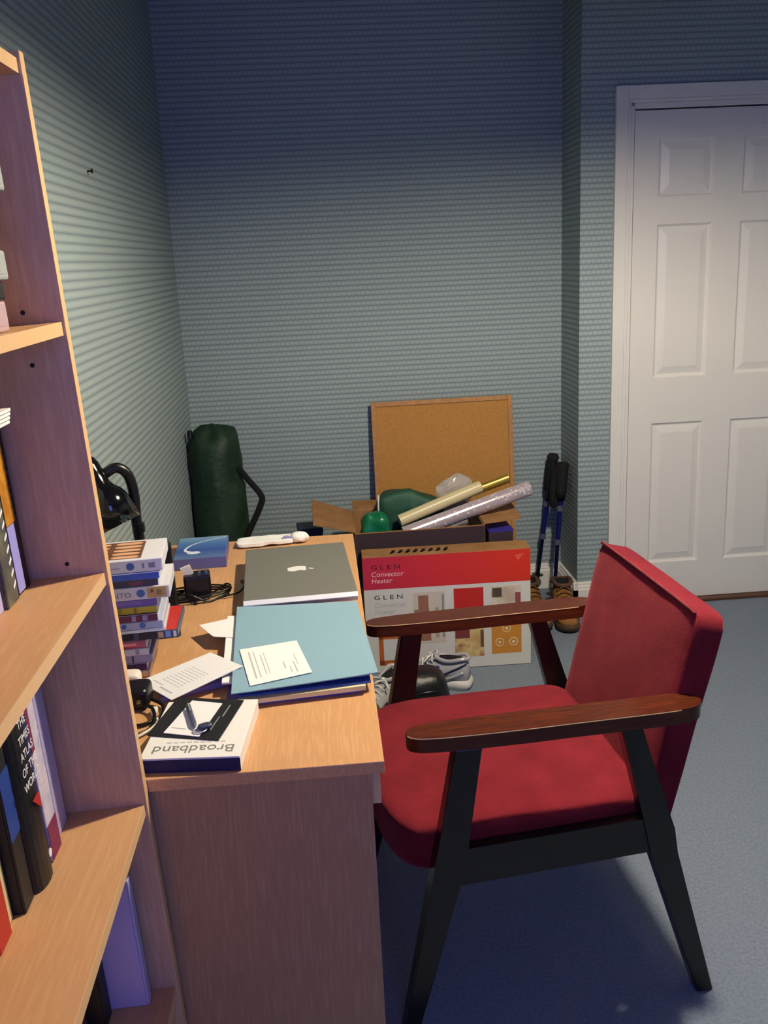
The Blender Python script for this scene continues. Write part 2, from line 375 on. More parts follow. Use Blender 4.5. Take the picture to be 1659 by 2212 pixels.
def book(shelf, wx, y0, y1, h, depth, cover, label, group, spine=None, round_=0, leaf=PAPER2):
    """upright book, spine towards +x, cover thickness 2.5 mm, paper block inside"""
    z = SHELF[shelf]+.0005; x = world_x(wx, z); d = min(depth, x-.004)
    o = inbc('book', x, (y0+y1)/2, z, label, group); t = (y1-y0)/2
    bm = bmesh.new()
    bx(bm, -d, -.004, -t, -t+.0025, 0, h); bx(bm, -d, -.004, t-.0025, t, 0, h)
    if round_:
        n = 8; pts = [(-.004, -t, 0)]+[(-.004+round_*math.sin(math.pi*k/n), -t*math.cos(math.pi*k/n), 0) for k in range(1, n)]+[(-.004, t, 0)]
        prism(bm, pts, (0, 0, h))
    else: bx(bm, -.004, 0, -t, t, 0, h, bev=.001, seg=1)
    mesh_obj('cover', bm, cover, o)
    box('pages', -d+.004, -.004, -t+.0025, t-.0025, .003, h-.003, leaf, o)
    return o, t
G3 = 'books on the shelf level with the desk'
b, t = book(2, -.432, 1.232, 1.2725, .226, .13, LILAC, 'plain pale lilac book next to the bookcase end panel', G3)
b, t = book(2, -.424, 1.168, 1.208, .244, .135, noise_mat('faded_pink_cover', [(.35, 'B9B4CC'), (.6, 'D9CCD6'), (.75, 'A0748A')], 30, .7), 'mottled white and pink book between lilac and black books', G3)
box('spine_foot', .0002, .0008, -t, t, .002, .055, mat('plum_print', '7A2B4C', .7), b); box('spine_head', .0002, .0008, -t, -t+.012, .17, .242, mat('plum_print', '7A2B4C', .7), b)
b, t = book(2, -.427, 1.098, 1.160, .335, .145, mat('black_dust_jacket', '15171A', .45), 'thick black atlas with white lettering on its rounded spine', G3, round_=.014)
for k, s in enumerate(('THE', 'TIMES', 'ATLAS', 'OF THE', 'WORLD')):
    text(s, .017, PAPER, b, (.0128, -.001, .235-.021*k), (0, 1, 0), (0, 0, 1), align='CENTER')
REDP = mat('red_print', 'B52A25', .6)
bm = bmesh.new(); prism(bm, [(.0118, -.014, .13), (.0118, .010, .13), (.0118, .012, .105)], (.0015, 0, 0)); mesh_obj('red_mark', bm, REDP, b)
box('red_mark', .0112, .0122, -.018, .018, .265, .31, REDP, b)
bm = bmesh.new(); lathe(bm, [(0, 0), (.006, 0), (.006, .001), (0, .001)], 12, Matrix.Translation((.0085, .018, .03)) @ Matrix.Rotation(R(90), 4, 'Y')); mesh_obj('publisher_mark', bm, PAPER, b)
b, t = book(2, -.430, 1.060, 1.094, .30, .135, mat('charcoal_cover', '1B1E20', .5), 'dark book with blue upper spine beside the black atlas', G3)
box('blue_band', .0002, .0008, -t, t, .105, .20, mat('deep_blue_print', '1E3F8A', .5), b)
b, t = book(2, -.446, 1.030, 1.056, .27, .125, mat('cream_cover', 'DAD29C', .6), 'cream spined book at the left picture edge', G3)
b, t = book(2, -.438, .985, 1.027, .25, .13, mat('scarlet_cover', 'B83028', .5), 'red book left of the cream book', G3)
G2 = 'books on the middle shelf'
b, t = book(1, -.430, 1.214, 1.268, .225, .13, mat('near_black_cover', '141416', .5), 'black book with orange and lilac spine next to the end panel', G2)
box('orange_label', .0002, .0009, -t+.004, t-.014, .098, .222, noise_mat('orange_print', [(.4, 'C88A1E'), (.6, 'A86B14')], 40, .6), b)
box('lilac_label', .0002, .0009, -t+.004, t-.022, .004, .097, mat('lilac_print', '9C98DC', .6), b)
for k in range(11): box('dotted_mark', .0003, .0012, t-.013, t-.007, .105+k*.0105, .110+k*.0105, INK, b)
b, t = book(1, -.428, 1.170, 1.211, .24, .13, noise_mat('olive_grey_cover', [(.4, '4A4A46'), (.62, '6B6A52')], 25, .6), 'olive-grey book with slanted white marks down its spine', G2)
for k in range(12):
    bm = bmesh.new(); z0 = .018+k*.0165; prism(bm, [(.0002, .006, z0), (.0002, .017, z0+.006), (.0002, .017, z0+.011), (.0002, .006, z0+.004)], (.0007, 0, 0)); mesh_obj('white_mark', bm, PAPER, b)
b, t = book(1, -.434, 1.125, 1.166, .185, .125, LILAC, 'lilac book leaning between grey and red books', G2)
b, t = book(1, -.431, 1.080, 1.120, .12, .125, mat('tomato_cover', 'C23A2C', .5), 'short red book at the left edge of the middle shelf', G2)
b, t = book(1, -.432, 1.038, 1.076, .245, .13, mat('near_black_cover', '141416', .5), 'tall black book under the loose white papers', G2)
pp = inbc('paper_pile', world_x(-.386, 1.32), 1.10, SHELF[1]+.2455, 'small pile of white papers lying on top of the books', None, 'papers')
for k in range(4): box('sheet', -.14+.002*k, .0+.0012*k, -.06, .055, .0005+k*.005, .004+k*.005, PAPER, pp)
# top shelf: flat stack at the picture edge
G1 = 'flat stack on the upper shelf'
zs = SHELF[0]
for hgt, wx, y1, mt, lab in ((.036, -.362, 1.135, mat('magenta_white_box', 'B89CA2', .5), 'pinkish white box at the bottom of the upper shelf stack'),
                             (.022, -.36, 1.13, mat('near_black_cover', '141416', .5), 'thin black case above the pinkish box'),
                             (.034, -.353, 1.13, mat('pale_grey_box', 'A2A8A4', .5), 'pale grey box in the middle of the upper stack'),
                             (.062, -.365, 1.125, mat('near_black_cover', '141416', .5), 'thick black case below the topmost white box'),
                             (.034, -.343, 1.13, mat('pale_grey_box', 'A2A8A4', .5), 'pale grey box topmost in the upper shelf stack')):
    x = world_x(wx, zs); o = inbc('media_box', x, y1-.06, zs+.0004, lab, G1, 'box')
    box('case', -.135, 0, -.06, .06, 0, hgt-.001, mt, o, bev=.003); box('label_strip', .0002, .0006, -.05, .05, hgt*.2, hgt*.8, mt, o); zs += hgt
o = inbc('document_box', world_x(-.327, 1.77), .98, 1.7655, 'white box on top of the bookcase', None, 'box')
box('carton', -.15, 0, -.10, .095, 0, .06, PAPER, o, bev=.003); box('lid', -.152, .002, -.102, .097, .06, .075, PAPER, o, bev=.002)
# lower shelf
G4 = 'books on the shelf below the desk level'
b, t = book(3, -.343, 1.258, 1.2765, .232, .17, LILAC, 'pale lilac folder on the low shelf below desk height', G4)
b, t = book(3, -.402, 1.222, 1.252, .25, .15, mat('charcoal_cover', '1B1E20', .5), 'black book in front of the lilac folder on the low shelf', G4)
b, t = book(3, -.43, 1.185, 1.217, .21, .13, mat('umber_cover', '4A3B30', .6), 'brown book on the low shelf left of the black one', G4)

# ================================================================ DESK
DX0, DX1, DY0, DY1, DZ = -.575, .058, 1.314, 2.595, .73
dk = empty('desk', (0, 0, 0), label='beech veneer desk along the left wall', cat='desk')
box('desktop', DX0, DX1, DY0, DY1, DZ-.022, DZ, BEECH, dk, bev=.0015)
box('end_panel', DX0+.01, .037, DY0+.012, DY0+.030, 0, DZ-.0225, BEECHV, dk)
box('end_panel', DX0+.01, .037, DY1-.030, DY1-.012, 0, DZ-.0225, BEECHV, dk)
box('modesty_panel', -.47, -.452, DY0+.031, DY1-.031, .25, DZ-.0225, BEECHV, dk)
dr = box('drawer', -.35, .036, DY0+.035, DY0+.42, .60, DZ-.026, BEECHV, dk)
box('drawer_front', .0365, .0515, DY0+.032, DY0+.42, .635, DZ-.026, EDGE, dr)

# ================================================================ ARMCHAIR
CA = R(4.6)
ch = empty('armchair', (.112, 1.495, 0), (0, 0, CA), 'red upholstered armchair with black wooden frame at the desk', 'chair')
TF = .620
def leg(pts, t0, t1):
    """side profile given as (s, z, half width), extruded across t"""
    bm = bmesh.new(); prism(bm, [(s-w_, t0, z) for s, z, w_ in pts]+[(s+w_, t0, z) for s, z, w_ in reversed(pts)], (0, t1-t0, 0))
    bmesh.ops.bevel(bm, geom=list(bm.edges), offset=.004, segments=2, affect='EDGES', profile=.5)
    return mesh_obj('leg', bm, EBONY, ch)
for t0, t1 in ((.004, .040), (TF-.040, TF-.004)):
    leg([(.112, .628, .026), (.075, .41, .030), (.060, .34, .029), (-.022, 0, .015)], t0, t1)
    leg([(.426, .628, .021), (.490, .40, .029), (.500, .345, .027), (.601, 0, .018)], t0, t1)
for t0, t1 in ((.010, .034), (TF-.034, TF-.010)):
    bm = bmesh.new(); prism(bm, [(.058, t0, .333), (.505, t0, .352), (.495, t0, .428), (.085, t0, .412)], (0, t1-t0, 0)); mesh_obj('side_rail', bm, EBONY, ch)
box('front_rail', .045, .068, .035, TF-.035, .335, .392, EBONY, ch, bev=.003)
box('back_rail', .475, .497, .035, TF-.035, .352, .42, EBONY, ch, bev=.003)
def armrest(tc, sgn):
    outl = []; n = 16
    prof = [(0, 0), (.004, .012), (.012, .019), (.03, .0255), (.08, .031), (.2, .0345), (.33, .034), (.44, .0345), (.51, .0335), (.545, .029), (.562, .021), (.572, .009), (.576, 0)]
    prof = [(p_.x, p_.y) for p_ in catmull([(a_, b_, 0) for a_, b_ in prof], 4)]
    up_ = prof; outl = [(s, tc+w_) for s, w_ in up_]+[(s, tc-w_) for s, w_ in reversed(up_[1:-1])]
    bm = bmesh.new(); prism(bm, [(s, t, .627) for s, t in outl], (0, 0, .030))
    es = [e for e in bm.edges if abs(e.verts[0].co.z-e.verts[1].co.z) < 1e-5]
    bmesh.ops.bevel(bm, geom=es, offset=.004, segments=2, affect='EDGES', profile=.5)
    a = mesh_obj('armrest', bm, MAHOG, ch)
    bm = bmesh.new(); tube(bm, [(s, tc-w_+.0012, .6553) for s, w_ in prof[3:34]], .0019, 6, smooth=1); mesh_obj('worn_edge', bm, WORN, a)
armrest(.0345, -1); armrest(TF-.0345, 1)
# seat cushion
def seatfn(p, q):
    s = (p.x+.045)/.53
    p.z += -.018*s*max(q.z, 0)*0 + .014*max(q.z, 0)*(1-q.y*q.y)*(1-q.x*q.x*.6)
    if q.x < 0: p.z -= .018*max(0, -q.x)**3*(1 if q.z < .5 else .5)
    p.x -= .052*(1-abs(q.y)**2.6)*max(0, -q.x)**2
    return p+wrinkle(p, 9, .003)
bm = bmesh.new(); softbox(bm, (.248, TF/2, .406), (.242, .274, .046), 18, 11, seatfn); mesh_obj('seat', bm, RED, ch, smooth=True)
# backrest: slab leaning back
bk = empty('tmp', (0, 0, 0)); bpy.data.objects.remove(bk)
rake = math.atan2(.108, .455); BO = Vector((.476, 0, .383))
BMx = Matrix.Translation(BO) @ Matrix.Rotation(rake, 4, 'Y')
bm = bmesh.new()
def backfn(p, q):
    p.x -= .006*max(0, -q.x)*(1-q.y*q.y)*(1-q.z*q.z)
    return BMx @ (p+wrinkle(p, 8, .0022))
softbox(bm, (.030, .311, .212), (.032, .250, .237), 18, 20, backfn); bkr = mesh_obj('backrest', bm, RED, ch, smooth=True)
bm = bmesh.new(); e = .004
loop = [(-.0012, .074, .4445), (-.0015, .09, .4465), (-.0015, .2, .4475), (-.0015, .43, .4475), (-.0015, .535, .4465), (-.0012, .551, .4445)]
tube(bm, [BMx @ Vector(p) for p in loop], .0035, 6, smooth=4); mesh_obj('piping', bm, PIPE, bkr, smooth=True)

# ================================================================ THINGS ON THE DESK
Z = DZ
# laptop on a notebook
nb = empty('notebook', (-.100, 2.172, Z+.0002), (0, 0, R(3.5)), 'lilac notebook lying under the laptop', 'notebook')
box('cover', -.118, .122, -.19, .185, 0, .003, mat('lilac_card', 'A79FC0', .6), nb); box('pages', -.116, .120, -.188, .183, .003, .016, PAPER, nb)
box('cover', -.118, .122, -.19, .185, .016, .019, mat('lilac_card', 'A79FC0', .6), nb)
lp = empty('laptop', (-.092, 2.168, Z+.0195), (0, 0, R(3.2)), 'closed silver laptop with white fruit logo on the desk', 'laptop')
ALU = mat('anodised_aluminium', '96968C', .48, .55, bump=.05, bscale=900); ALUB = mat('bright_aluminium', 'D8D8DC', .3, .6)
box('base', -.1285, .1285, -.195, .195, .003, .016, ALUB, lp, bev=.003)
ld = box('lid', -.1295, .1295, -.196, .196, .017, .026, ALU, lp, bev=.003)
bm = bmesh.new(); prism(bm, [(-.129, -.1955, .0262), (-.129, -.2045, .0185), (-.129, -.2045, .0165), (-.129, -.1955, .0165)], (.258, 0, 0)); mesh_obj('rim', bm, mat('pale_silver_rim', 'E4E4EA', .4, .1), ld)
for x in (-.11, .11):
    for y in (-.17, .17):
        bm = bmesh.new(); lathe(bm, [(0, 0), (.008, 0), (.008, .004), (0, .004)], 12, Matrix.Translation((x, y, 0))); mesh_obj('rubber_foot', bm, BLACK, lp)
# bitten fruit logo, top pointing to +x
bm = bmesh.new(); pts = []
import math as _m
prof = [(0, .0185), (.006, .0205), (.0125, .0185), (.017, .012), (.0185, .003), (.0165, -.008), (.0115, -.017), (.006, -.0205), (0, -.019)]
left = [(-x, y) for x, y in reversed(prof[1:-1])]
right = prof[:2]+[(.0125, .0185), (.0155, .0145), (.0115, .0095), (.0105, .003), (.0125, -.003), (.0168, -.0065)]+prof[6:]
fine = catmull([(x, y, 0) for x, y in right[2:]+[]], 1)
poly = [(x, y) for x, y in right+left]
prism(bm, [(y*1.15-.002, -x*1.1, .0262) for x, y in poly], (0, 0, .0003))
leaf_ = [(0, .024), (.004, .0255), (.0075, .030), (.008, .036), (.004, .034), (.0005, .029)]
prism(bm, [(y*1.15-.002, -x*1.1, .0262) for x, y in leaf_], (0, 0, .0003))
mesh_obj('logo', bm, mat('logo_white', 'E8E8E2', .4), ld)

# crumpled tissue and small white bundle behind the laptop
ts = empty('paper_tissue', (-.195, 2.545, Z+.0005), (0, 0, .1), 'crumpled white paper lying behind the laptop', 'paper')
bm = bmesh.new(); softbox(bm, (0, 0, .007), (.078, .032, .006), 12, 9, lambda p, q: p+wrinkle(p, 30, .004)+Vector((0, 0, .003)))
mesh_obj('folded_sheet', bm, PAPER, ts)
bl = empty('earphone_bundle', (-.105, 2.545, Z+.0005), (0, 0, 0), 'white bundle of wound cable behind the laptop', 'cable')
bm = bmesh.new(); softbox(bm, (.01, 0, .014), (.026, .022, .014), 8, 2.4, lambda p, q: p+wrinkle(p, 60, .003)); mesh_obj('bundle', bm, PAPER, bl, smooth=True)
bm = bmesh.new(); tube(bm, [(-.01, 0, .012), (-.03, -.006, .02), (-.045, -.012, .008), (-.03, -.02, .006)], .0035, 8); mesh_obj('lead', bm, mat('violet_grey_lead', '8E86B8', .5), bl, smooth=True)

# folder stack between laptop and box
def quad_sheet(name, c4, z0, z1, material, parent, curl=0, zc=(0, 0, 0, 0)):
    """sheet from four world corners (x,y), between two heights"""
    bm = bmesh.new(); n = 8; top = []; bot = []
    for i in range(n+1):
        for j in range(n+1):
            u, v = i/n, j/n
            p = (Vector(c4[0])*(1-u)+Vector(c4[1])*u)*(1-v)+(Vector(c4[3])*(1-u)+Vector(c4[2])*u)*v
            dz = curl*((2*u-1)**4+(2*v-1)**4)*.5+(zc[0]*(1-u)+zc[1]*u)*(1-v)+(zc[3]*(1-u)+zc[2]*u)*v
            top.append(bm.verts.new((p.x, p.y, z1+dz))); bot.append(bm.verts.new((p.x, p.y, z0+dz)))
    N = n+1
    for i in range(n):
        for j in range(n):
            a, b_, c, d = i*N+j, (i+1)*N+j, (i+1)*N+j+1, i*N+j+1
            bm.faces.new((top[a], top[b_], top[c], top[d])); bm.faces.new((bot[d], bot[c], bot[b_], bot[a]))
    rim = [i*N for i in range(N)]+[n*N+j for j in range(1, N)]+[i*N+n for i in range(n-1, -1, -1)]+[j for j in range(n-1, 0, -1)]
    for k in range(len(rim)):
        a, b_ = rim[k], rim[(k+1) % len(rim)]; bm.faces.new((top[b_], top[a], bot[a], bot[b_]))
    return mesh_obj(name, bm, material, parent)
GF = 'folders piled on the desk'
f1 = tag(quad_sheet('document_wallet', [(-.212, 1.538), (.034, 1.562), (.022, 1.95), (-.225, 1.935)], Z+.0004, Z+.009, mat('violet_folder', '6A5BA8', .6), None), 'violet document wallet at the bottom of the folder pile', 'folder', GF)
f2 = tag(quad_sheet('document_wallet', [(-.188, 1.527), (.042, 1.552), (.040, 1.94), (-.215, 1.93)], Z+.0094, Z+.018, mat('pale_yellow_folder', 'D8CFA0', .7), None), 'pale yellow wallet full of papers in the folder pile', 'folder', GF)
f3 = tag(quad_sheet('document_wallet', [(-.19, 1.542), (.052, 1.561), (.044, 1.942), (-.217, 1.935)], Z+.0184, Z+.022, mat('bright_blue_folder', '3B5BAA', .6), None), 'blue document wallet directly under the teal folder', 'folder', GF)
f4 = tag(quad_sheet('loose_papers', [(-.223, 1.59), (-.17, 1.59), (-.17, 1.93), (-.243, 1.93)], Z+.0224, Z+.026, PAPER, None, .001), 'white papers sticking out left of the teal folder', 'papers')
f5 = empty('teal_folder', (0, 0, 0), label='large teal card folder on top of the folder pile', cat='folder', group=GF)
TEAL = mat('teal_card', '86A9B8', .8, bump=.15, bscale=400)
quad_sheet('back_flap', [(-.195, 1.555), (.05, 1.572), (.040, 1.948), (-.222, 1.955)], Z+.0264, Z+.0284, TEAL, f5, .002)
quad_sheet('front_flap', [(-.199, 1.522), (.066, 1.566), (.042, 1.945), (-.224, 1.958)], Z+.0326, Z+.0345, TEAL, f5, .002)
quad_sheet('inner_sheet', [(-.190, 1.545), (-.12, 1.552), (-.14, 1.945), (-.218, 1.945)], Z+.0304, Z+.0312, PAPER2, f5, .001)
w1 = tag(quad_sheet('loose_sheet', [(-.262, 1.815), (-.21, 1.80), (-.20, 1.93), (-.30, 1.885)], Z+.0224+.004, Z+.0272, PAPER, None, .001), 'white sheet corner poking out behind the teal folder', 'paper')
def lines(parent, z, c4, rows, material=INKG, name='text_line', zc=(0, 0, 0, 0)):
    """printed lines of text across a sheet; rows = (u0,u1,v,thickness)"""
    for u0, u1, v, th in rows:
        P = lambda u, v_: (Vector(c4[0])*(1-u)+Vector(c4[1])*u)*(1-v_)+(Vector(c4[3])*(1-u)+Vector(c4[2])*u)*v_
        bm = bmesh.new(); q = [P(u0, v), P(u1, v), P(u1, v+th), P(u0, v+th)]
        Q = lambda u, v_: (zc[0]*(1-u)+zc[1]*u)*(1-v_)+(zc[3]*(1-u)+zc[2]*u)*v_
        prism(bm, [(p.x, p.y, z+h_) for p, h_ in zip(q, (Q(u0, v), Q(u1, v), Q(u1, v+th), Q(u0, v+th)))], (0, 0, .0003)); mesh_obj(name, bm, material, parent)
# letter on the folder
c4 = [(-.167, 1.546), (-.055, 1.585), (-.087, 1.740), (-.199, 1.714)]
lt = empty('letter', (0, 0, 0), label='small printed white letter on the teal folder', cat='letter')
quad_sheet('sheet', c4, Z+.0368, Z+.0376, PAPER, lt)
PALE = mat('pale_ink', 'B9BAB8', .8)
lines(lt, Z+.0376, c4, [(.12, .145, .15, .72), (.20, .215, .15, .72), (.30, .315, .2, .55), (.36, .372, .2, .6), (.62, .64, .25, .2), (.70, .715, .12, .16), (.78, .80, .1, .30), (.84, .852, .3, .3)], PALE)
# letter left of the folder
c4 = [(-.312, 1.559), (-.186, 1.630), (-.256, 1.712), (-.387, 1.649)]; ZC4 = (0, .0245, .022, 0)
lt = empty('letter', (0, 0, 0), label='folded white printed letter lying between film cases and folder', cat='letter')
quad_sheet('sheet', c4, Z+.014, Z+.0152, PAPER, lt, 0, ZC4)
lines(lt, Z+.0152, c4, [(.22+.05*k, .225+.05*k, .25, .5) for k in range(9)]+[(.08, .1, .18, .35), (.13, .14, .55, .3)], PALE, zc=ZC4)
ev = tag(quad_sheet('envelope', [(-.335, 1.580), (-.205, 1.640), (-.225, 1.715), (-.35, 1.65)], Z+.0005, Z+.010, mat('violet_envelope', '8A7FB5', .7), None), 'violet envelope under the folded letter', 'envelope')
# broadband box
bb = empty('software_box', (-.243, 1.414, Z+.0003), (0, 0, R(-5)), 'white Broadband box lying at the near end of the desk', 'box')
NAVY = mat('navy_print', '1B1D4A', .5)
box('carton', -.078, .082, -.088, .108, 0, .026, mat('white_carton', 'EFEDE4', .6), bb, bev=.001)
box('printed_side', -.0785, .0825, -.0888, -.0882, .001, .023, NAVY, bb)
box('printed_spine', -.0788, -.0782, -.086, .106, .001, .023, NAVY, bb)
text('Broadband', .033, mat('sage_ink', '7C7D72', .7), bb, (.070, -.050, .0262), (-1, 0, 0), (0, -1, 0), sx=.93)
for k in range(9): box('fine_print', -.045+k*.011, -.037+k*.011, -.041, -.0375, .0261, .0263, PALE, bb)
bm = bmesh.new(); lathe(bm, [(0, 0), (.017, 0), (.017, .0003), (0, .0003)], 24, Matrix.Translation((0.005, -.015, .0261))); mesh_obj('round_mark', bm, mat('lavender_print', 'B4B3CC', .7), bb)
# black folder, card, keys
bf = empty('black_wallet', (0, 0, 0), label='black card wallet lying open on the white box', cat='wallet')
BLK = mat('black_card', '17181B', .55)
c4 = [(-.328, 1.407), (-.207, 1.372), (-.176, 1.508), (-.296, 1.540)]
quad_sheet('card_cover', c4, Z+.0266, Z+.0284, BLK, bf, .0008)
lines(bf, Z+.0290, c4, [(.80, .815, .2, .35), (.84, .86, .55, .3)], INKG)
c5 = [(-.301, 1.407), (-.240, 1.385), (-.213, 1.499), (-.268, 1.519)]
cd = empty('white_card', (0, 0, 0), label='white card lying in the black wallet', cat='card')
quad_sheet('sheet', c5, Z+.0294, Z+.0306, PAPER, cd); lines(cd, Z+.0306, c5, [(.1, .5, .15, .02)], PALE)
pn = empty('pen', (-.259, 1.445, Z+.0362), (0, 0, R(-75)), 'slim grey pen lying across the white card', 'pen')
PENM = mat('grey_blue_pen', '5A5F78', .35, .3)
Mx = Matrix.Rotation(R(90), 4, 'Y')
bm = bmesh.new(); lathe(bm, [(0, -.045), (.0045, -.043), (.005, .02), (.0045, .03), (.002, .037), (0, .040)], 12, Mx); mesh_obj('barrel', bm, PENM, pn, smooth=True)
box('clip', -.043, -.012, -.001, .001, .005, .0066, ALUB, pn)
ky = empty('key_ring', (-.240, 1.402, Z+.0310), (0, 0, .4), 'dark key ring at the end of the pen', 'keys')
bm = bmesh.new(); tube(bm, [(.011*math.cos(a*math.pi/4), .009*math.sin(a*math.pi/4), .002) for a in range(8)], .0014, 6, True, 3); mesh_obj('ring', bm, ALUB, ky, smooth=True)
bm = bmesh.new(); softbox(bm, (.010, .004, .005), (.012, .008, .004), 6, 3); mesh_obj('fob', bm, mat('slate_fob', '3A4254', .4), ky, smooth=True)
# cables and plugs behind the letter
cb = empty('black_cable', (-.375, 1.570, Z+.001), label='black plug with cable beside the bookcase edge', cat='cable')
bm = bmesh.new(); softbox(bm, (.0, .008, .022), (.024, .030, .020), 8, 5); mesh_obj('plug_body', bm, BLACK, cb, smooth=True)
for k in (-.008, .008): box('plug_pin', k-.003, k+.003, -.030, -.018, .020, .024, mat('nickel', 'B9B4A6', .3, .9), cb)
bm = bmesh.new(); tube(bm, [(.02, .01, .01), (.045, -.01, .006), (.05, -.05, .005), (.02, -.08, .004), (-.02, -.07, .004), (-.01, -.02, .006), (.03, -.03, .012), (.04, -.09, .004), (.0, -.13, .004)], .0032, 8); mesh_obj('lead', bm, BLACK, cb, smooth=True)
cw = empty('white_cable', (-.372, 1.500, Z+.001), label='thin off-white cable curving beside the white box', cat='cable')
bm = bmesh.new(); tube(bm, [(.03, .03, .004), (.045, -.01, .006), (.02, -.05, .004), (-.02, -.07, .004)], .0025, 8); mesh_obj('lead', bm, PAPER2, cw, smooth=True)
bm = bmesh.new(); softbox(bm, (.032, .036, .006), (.006, .012, .005), 5, 4); mesh_obj('connector', bm, PAPER2, cw, smooth=True)
wm = empty('white_adapter', (-.402, 1.640, Z+.0005), label='white plug-in adapter beside the film cases', cat='adapter')
bm = bmesh.new(); softbox(bm, (0, 0, .020), (.022, .018, .020), 8, 5); mesh_obj('adapter_body', bm, mat('warm_white_plastic', 'F0E4D8', .35), wm, smooth=True)
for k in (-.008, .008): box('pin', k-.003, k+.003, -.032, -.018, .018, .022, mat('nickel', 'B9B4A6', .3, .9), wm)

# film cases (stack)
GD = 'stack of film cases on the desk'
CLEAR = mat('clear_case_edge', 'C9CAD2', .25)
specs = [  # from the bottom: height, right end x, spine colour, label, extra
    (.015, -.375, 'B99F8C', 'beige film case at the bottom of the stack'),
    (.015, -.378, '4B2A63', 'dark purple film case second from the bottom'),
    (.0175, -.366, '9A93B4', 'grey-lilac film case with dark barcode mark'),
    (.0145, -.372, 'C7C2CC', 'white film case just under the red one'),
    (.0150, -.374, 'B23A4C', 'red film case with pale lettering'),
    (.0170, -.313, '4C5064', 'wide dark film case sticking out of the stack'),
    (.0075, -.335, 'D9DCE4', 'thin clear white case on the wide dark case'),
    (.0155, -.338, 'A9B4CF', 'pale blue film case under the maroon one'),
    (.0150, -.346, '6B3350', 'maroon film case under the yellow one'),
    (.0150, -.346, 'BFAE3C', 'yellow film case in the middle of the stack'),
    (.0160, -.344, '7360A8', 'purple film case above the yellow one'),
    (.0250, -.319, 'D8D6DA', 'thick white film box with dark letters on its spine'),
    (.0145, -.338, '4F4A5C', 'dark film case with small pale square'),
    (.0145, -.334, '4767C4', 'bright blue film case under the top box'),
    (.0255, -.327, 'E2E0E6', 'thick white film box with orange cover on top of the stack')]
z = Z+.0004; rr = random.Random(3)
